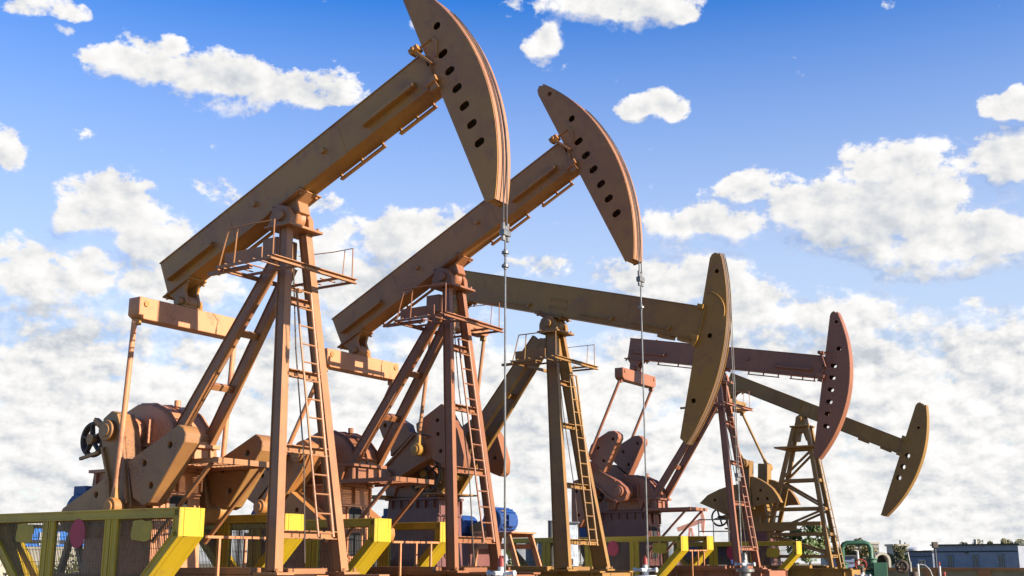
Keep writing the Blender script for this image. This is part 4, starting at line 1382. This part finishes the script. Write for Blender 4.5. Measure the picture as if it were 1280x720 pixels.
# slate-blue building on the right
def house(name, pa, pb, ztop, depth, wm, rm, label, windows=(), parapet=.25, cat='building'):
    a, b = Vector((pa.x, pa.y, 0)), Vector((pb.x, pb.y, 0))
    d = b - a
    L = d.length
    rz = math.atan2(d.y, d.x)
    root = empty(name, a, rz, label, cat)
    MB().box((0, 0, -.2), (L, depth, ztop)).build('wall', wm, root)
    m = MB().box((-.3, -.3, ztop + .003), (L + .3, depth + .3, ztop + parapet))
    rf = m.build('roof', rm, root)
    MB().box((.02, -.06, ztop * .78), (L - .02, -.004, ztop * .82)).build('wall_band', ROOFM, root)
    MB().box((.02, -.05, ztop * .26), (L - .02, -.004, ztop * .285)).build('lower_band', ROOFM, root)
    for (f, ww, hh, zz) in windows:
        x = L * f
        wdw = MB()
        for (x0, x1, z0, z1) in ((x - ww / 2, x + ww / 2, zz, zz + .10), (x - ww / 2, x + ww / 2, zz + hh - .1, zz + hh), (x - ww / 2, x - ww / 2 + .1, zz, zz + hh), (x + ww / 2 - .1, x + ww / 2, zz, zz + hh), (x - .06, x + .06, zz, zz + hh)):
            wdw.box((x0, -.09, z0), (x1, -.005, z1))
        o = wdw.build('window', WHITE if int(f * 100) % 2 else GREY, root)
        MB().box((x - ww / 2 + .05, -.05, zz + .05), (x + ww / 2 - .05, -.006, zz + hh - .05)).build('pane', GLASS, o, smooth=0)
    return root
pa, pb = at(1168, 700, 150), at(1274, 700, 142)
hb = house('slate_building', pa, pb, 3.75, 8, SLATE, ROOFM, 'long low slate-blue building with three windows at the right edge', [(.20, .75, 1.5, 1.15), (.50, .75, 1.5, 1.15), (.80, .75, 1.5, 1.15)], .16)
m = MB().box((4.4, 2.0, 3.92), (4.7, 2.3, 4.5)); m.build('chimney', CREAM, hb)
m = MB().box((4.2, -.25, 2.78), (4.45, -.064, 3.05)); m.build('ventilator', DARK, hb)
house('low_shed', at(1274, 700, 166), at(1330, 700, 178), 3.0, 8, CREAM, ROOFM, 'pale flat shed at the right edge behind the slate building', [], .3)
house('grey_garage', at(1137, 700, 175), at(1166, 700, 170), 3.2, 6, plain('dark_slate_wall', (.10, .115, .15), .8), ROOFM, 'dark grey garage left of the slate building', [(.55, 1.6, 1.7, .4)], .2)
house('tower_block', at(1119, 700, 240), at(1136, 700, 240), 5.0, 5, CREAM, CREAM, 'pale narrow block with vertical strips, left of the white storage tank', [(.3, 1.0, 3.0, 1.0), (.7, 1.0, 3.0, 1.0)], .4)
house('cream_house', at(1040, 700, 190), at(1090, 700, 190), 3.9, 7, CREAM, CONC, 'cream building half hidden behind the olive tree', [(.25, 1.2, 1.3, 1.2), (.75, 1.2, 1.3, 1.2)], .3)
house('blue_shed', at(1048, 702, 80), at(1068, 702, 80), 2.05, 3, plain('shed_blue', (.10, .12, .20), .7), GREYD, 'low dark blue shed right of the lattice tower', [], .08)
# round arch
ap = at(1103, 704, 150)
root = empty('arch_hangar', (ap.x, ap.y, 0), 0, 'pale round-topped arch shelter between the hedge tree and the tower block', 'shelter')
m = MB()
ra, n = .72 * 150 / 100, 18
rw = 10 / FPX * 150
outer = [(-rw, 0)] + [(-rw * math.cos(math.pi * i / n), 1.9 + rw * math.sin(math.pi * i / n)) for i in range(n + 1)] + [(rw, 0)]
inner = [(x * .72, z if z < 1.9 else 1.9 + (z - 1.9) * .72) for x, z in outer[::-1]]
m.prism(outer + inner, .2, -3)
m.build('arch_shell', CREAM, root)
m = MB().prism([(x * .74, z if z < 1.9 else 1.9 + (z - 1.9) * .74) for x, z in outer], -1.0, -1.2)
m.build('arch_doorway_shade', BLACK, root)  # black sheet across the arch, painting the shade within
# big white oil tank far away
tp_ = at(1143, 700, 420)
root = empty('storage_tank', (tp_.x, tp_.y, 0), 0, 'wide white oil storage tank far beyond the garage', 'tank')
zt_ = at(1143, 686, 420).z
rt_ = 10 / FPX * 420
MB().tube((0, 0, 0), (0, 0, zt_), rt_, 40).build('tank_shell', WHITE, root)
MB().tube((0, 0, zt_), (0, 0, zt_ + .6), rt_ * 1.01, 40, rt_ * .2).build('tank_roof', WHITE, root)
# far white-grey buildings on the horizon
house('far_hall', at(1150, 702, 480), at(1166, 702, 480), at(1150, 692, 480).z, 20, CREAM, CONC, 'far cream hall on the horizon right of the white storage tank', [], .6)
house('far_works', at(1085, 702, 420), at(1100, 702, 420), at(1085, 680, 420).z, 14, CONC, CREAM, 'far grey works building above the green valve pipes', [(.5, 3, 3, 2)], .6)
for (px, yt) in ((1076, 676), (1079, 678), (1127, 675), (1133, 678)):
    p = at(px, 702, 400)
    o = MB().tube((p.x, p.y, 0), (p.x, p.y, at(px, yt, 400).z), .28, 8).build('chimney_mast', GREYD)
    tag(o, 'thin mast standing among the far works buildings on the horizon', 'mast', 'far masts on the horizon')
# cabin behind the guard on the left
house('site_cabin', at(-60, 700, 42), at(112, 700, 44), at(50, 655, 42).z, 3, CREAM, WHITE, 'pale site cabin with blue front seen through the nearest yellow guard', [], .1, 'cabin')
cab = [o for o in bpy.data.objects if o.name == 'site_cabin'][0]
m = MB().box((2.0, -.03, 2.2), (5.0, -.008, 2.85)); o = m.build('blue_panel', plain('blue_panel_paint', (.03, .16, .52), .5), cab)
m = MB().box((2.8, -.06, 2.25), (3.5, -.034, 2.70)); m.build('window', WHITE, cab)

# low ochre boundary wall with posts at the right
wa, wb = at(1040, 709, 44), at(1300, 713.5, 40)
d = Vector((wb.x - wa.x, wb.y - wa.y, 0))
root = empty('boundary_wall', (wa.x, wa.y, 0), math.atan2(d.y, d.x), 'low ochre boundary wall with rusty coping in front of the slate building', 'wall')
L = d.length
MB().box((0, 0, -.2), (L, .25, 1.36)).build('wall_face', SAND, root)
MB().box((-.05, -.06, 1.363), (L + .05, .31, 1.45)).build('coping', P2, root)
for i in range(1, 4):
    MB().box((L * i / 4 - .2, -.10, -.2), (L * i / 4 + .2, -.004, 1.358)).build('pillar', P2, root)

# green valve pipes
gp_ = at(1072, 712, 36)
root = empty('valve_manifold', (gp_.x, gp_.y, 0), -.2, 'green pipe loop with valves right of the lattice tower', 'valve pipes')
k = 36 / FPX
m = MB()
m.path([(-.42, 0, 0), (-.42, 0, 2.05), (-.36, 0, 2.16), (-.25, 0, 2.20), (.25, 0, 2.20), (.36, 0, 2.16), (.42, 0, 2.05), (.42, 0, 0)], .075, 12)
m.build('pipe_loop', GREEN, root)
m = MB()
for (x, z) in ((-.42, 1.45), (.42, 1.6), (.42, 1.1), (.05, 1.35)):
    m.tube((x, 0, z - .12), (x, 0, z + .12), .15, 16)
    m.tube((x, 0, z - .15), (x, 0, z - .11), .19, 16)
    m.tube((x, 0, z + .11), (x, 0, z + .15), .19, 16)
m.box((.45, -.2, .3), (.85, .2, 1.62))
m.tube((-.7, 0, 1.30), (.5, 0, 1.30), .11, 14)
m.build('valve_body', GREEN, root, .01)
m = MB().ring((0.08, -.28, 1.55), (0, 1, .2), .16, .022, 24, 6)
m.tube((.08, -.30, 1.55), (.08, 0, 1.5), .025, 8)
m.tube((-.08, -.28, 1.55), (.24, -.28, 1.55), .015, 6)
m.build('hand_wheel', REDP, root)
MB().tube((.02, -.1, 1.5), (.02, -.1, 1.95), .04, 10).build('valve_stem', WHITE, root)

# dark round hydrant wheel with hose, white-red marker post
hp = at(1128, 716, 38)
root = empty('hose_reel', (hp.x, hp.y, 0), -.35, 'dark round hose reel on a grey post near the right edge', 'hose reel')
MB().ring((0, 0, 1.50), (0, 1, 0), .16, .055, 30, 8).build('reel_rim', DARK, root)
m = MB().tube((0, -.10, 1.50), (0, .10, 1.50), .06, 16)
for i in range(6):
    a = i * math.pi / 3
    m.bar((0, 0, 1.50), (math.cos(a) * .15, 0, 1.50 + math.sin(a) * .15), .03, .03, (0, 1, 0))
m.build('reel_spoke', DARK, root)
m = MB().tube((.24, .05, 0), (.24, .05, 1.64), .06, 14)
m.tube((.24, .05, 1.64), (.20, .05, 1.95), .03, 12)
m.build('reel_post', STEEL, root)
vp = at(1148, 716, 36)
root = empty('vent_pipe', (vp.x, vp.y, 0), -.3, 'white vent pipe with curved hose right of the dark hose reel', 'pipe')
MB().tube((0, 0, 0), (0, 0, 1.58), .035, 12).build('pipe_body', WHITE, root)
MB().path([(0, 0, 1.50), (.08, 0, 1.57), (.22, 0, 1.54), (.34, 0, 1.40), (.40, 0, 1.2)], .014, 8).build('hose', WHITE, root)
MB().tube((-.12, 0, 0), (-.12, 0, 1.35), .12, 14).build('valve_box', DARK, root, .01)
mp_ = at(1175, 716, 34)
root = empty('marker_post', (mp_.x, mp_.y, 0), 0, 'slim white and red marker post right of the curved hose', 'post')
MB().tube((0, 0, 0), (0, 0, 1.52), .035, 12, .03).build('post_body', WHITE, root)
MB().tube((.12, 0, 0), (.12, 0, 1.36), .04, 12).build('red_pipe', REDP, root)
MB().tube((0, 0, 1.522), (0, 0, 1.64), .022, 10).build('red_tip', REDP, root)
fp = at(1171, 712, 60)
root = empty('flood_lamp', (fp.x, fp.y, 0), 0, 'small dark lamp head on a thin post at the corner of the slate building', 'lamp')
MB().tube((0, 0, 0), (0, 0, 2.35), .05, 10).build('lamp_post', GREYD, root)
MB().box((-.13, -.12, 2.35), (.13, .12, 2.65)).build('lamp_head', DARK, root, .02)

# far small pumpjack, orange
FY = 215
dp = at(866, 700, FY)
root = empty('far_pumpjack', (dp.x, dp.y, 0), -.3, 'tiny pale orange pumpjack far behind, under the maroon pumpjack beam', 'pumpjack')
Z = lambda y: at(866, y, FY).z
FARP = plain('faded_orange_paint', (.55, .24, .16), .6)
m = MB()
for (x, y) in ((-1, -.8), (1, -.8), (-1, .8), (1, .8)):
    m.bar((x * 1.2 - .2, y, 0), (x * .15 - .2, y * .2, Z(660)), .3, .3)
for z in (1.6, 3.0):
    m.bar((-.9 + z * .12 - .2, -.6 + z * .1, z), (.9 - z * .12 - .2, -.6 + z * .1, z), .15, .15)
m.build('samson_post', FARP, root)
MB().bar((-2.6, 0, Z(662)), (1.8, 0, Z(651)), .5, .75).build('walking_beam', FARP, root, .02)
m = MB().prism([(1.7, Z(650) + 1.6), (2.1, Z(650) + 1.9), (2.5, Z(650)), (2.2, Z(650) - 2.6), (1.8, Z(650) - 2.0)], .25, -.25)
m.build('horsehead', FARP, root)
m = MB().prism([(-2.6, 0), (-1.4, 0), (-1.6, 3.0), (-2.4, 3.0)], .6, -.6)
m.build('gearbox_pedestal', FARP, root)
m = MB().bar((-2.0, -.8, Z(672)), (-2.0, -.8, 2.6), .14, .14)
m.bar((-2.0, .8, Z(672)), (-2.0, .8, 2.6), .14, .14)
m.build('pitman_rod', FARP, root)
MB().tube((2.2, 0, Z(664)), (2.2, 0, 0), .07, 6).build('polished_rod', FARP, root)

# steel rack with dark bottles behind the fourth pumpjack
rp = at(895, 712, 36)
root = empty('railed_tank', (rp.x, rp.y, 0), -.3, 'small blue tank with thin top railing behind the maroon pumpjack guard', 'tank')
zt_ = at(895, 677, 36).z
MB().tube((-.5, 0, zt_ - .35), (.5, 0, zt_ - .35), .34, 20).build('tank_shell', plain('navy_paint', (.02, .04, .16), .5), root, .02)
m = MB()
for x in (-.45, 0, .45):
    m.tube((x, -.2, zt_ - .1), (x, -.2, zt_ + .65), .018, 6)
for z in (zt_ + .3, zt_ + .65):
    m.tube((-.45, -.2, z), (.45, -.2, z), .018, 6)
m.build('railing', GREYD, root)
m = MB()
for x in (-.4, .4):
    m.bar((x, 0, 0), (x, 0, zt_ - .6), .1, .1)
m.build('tank_leg', GREYD, root)
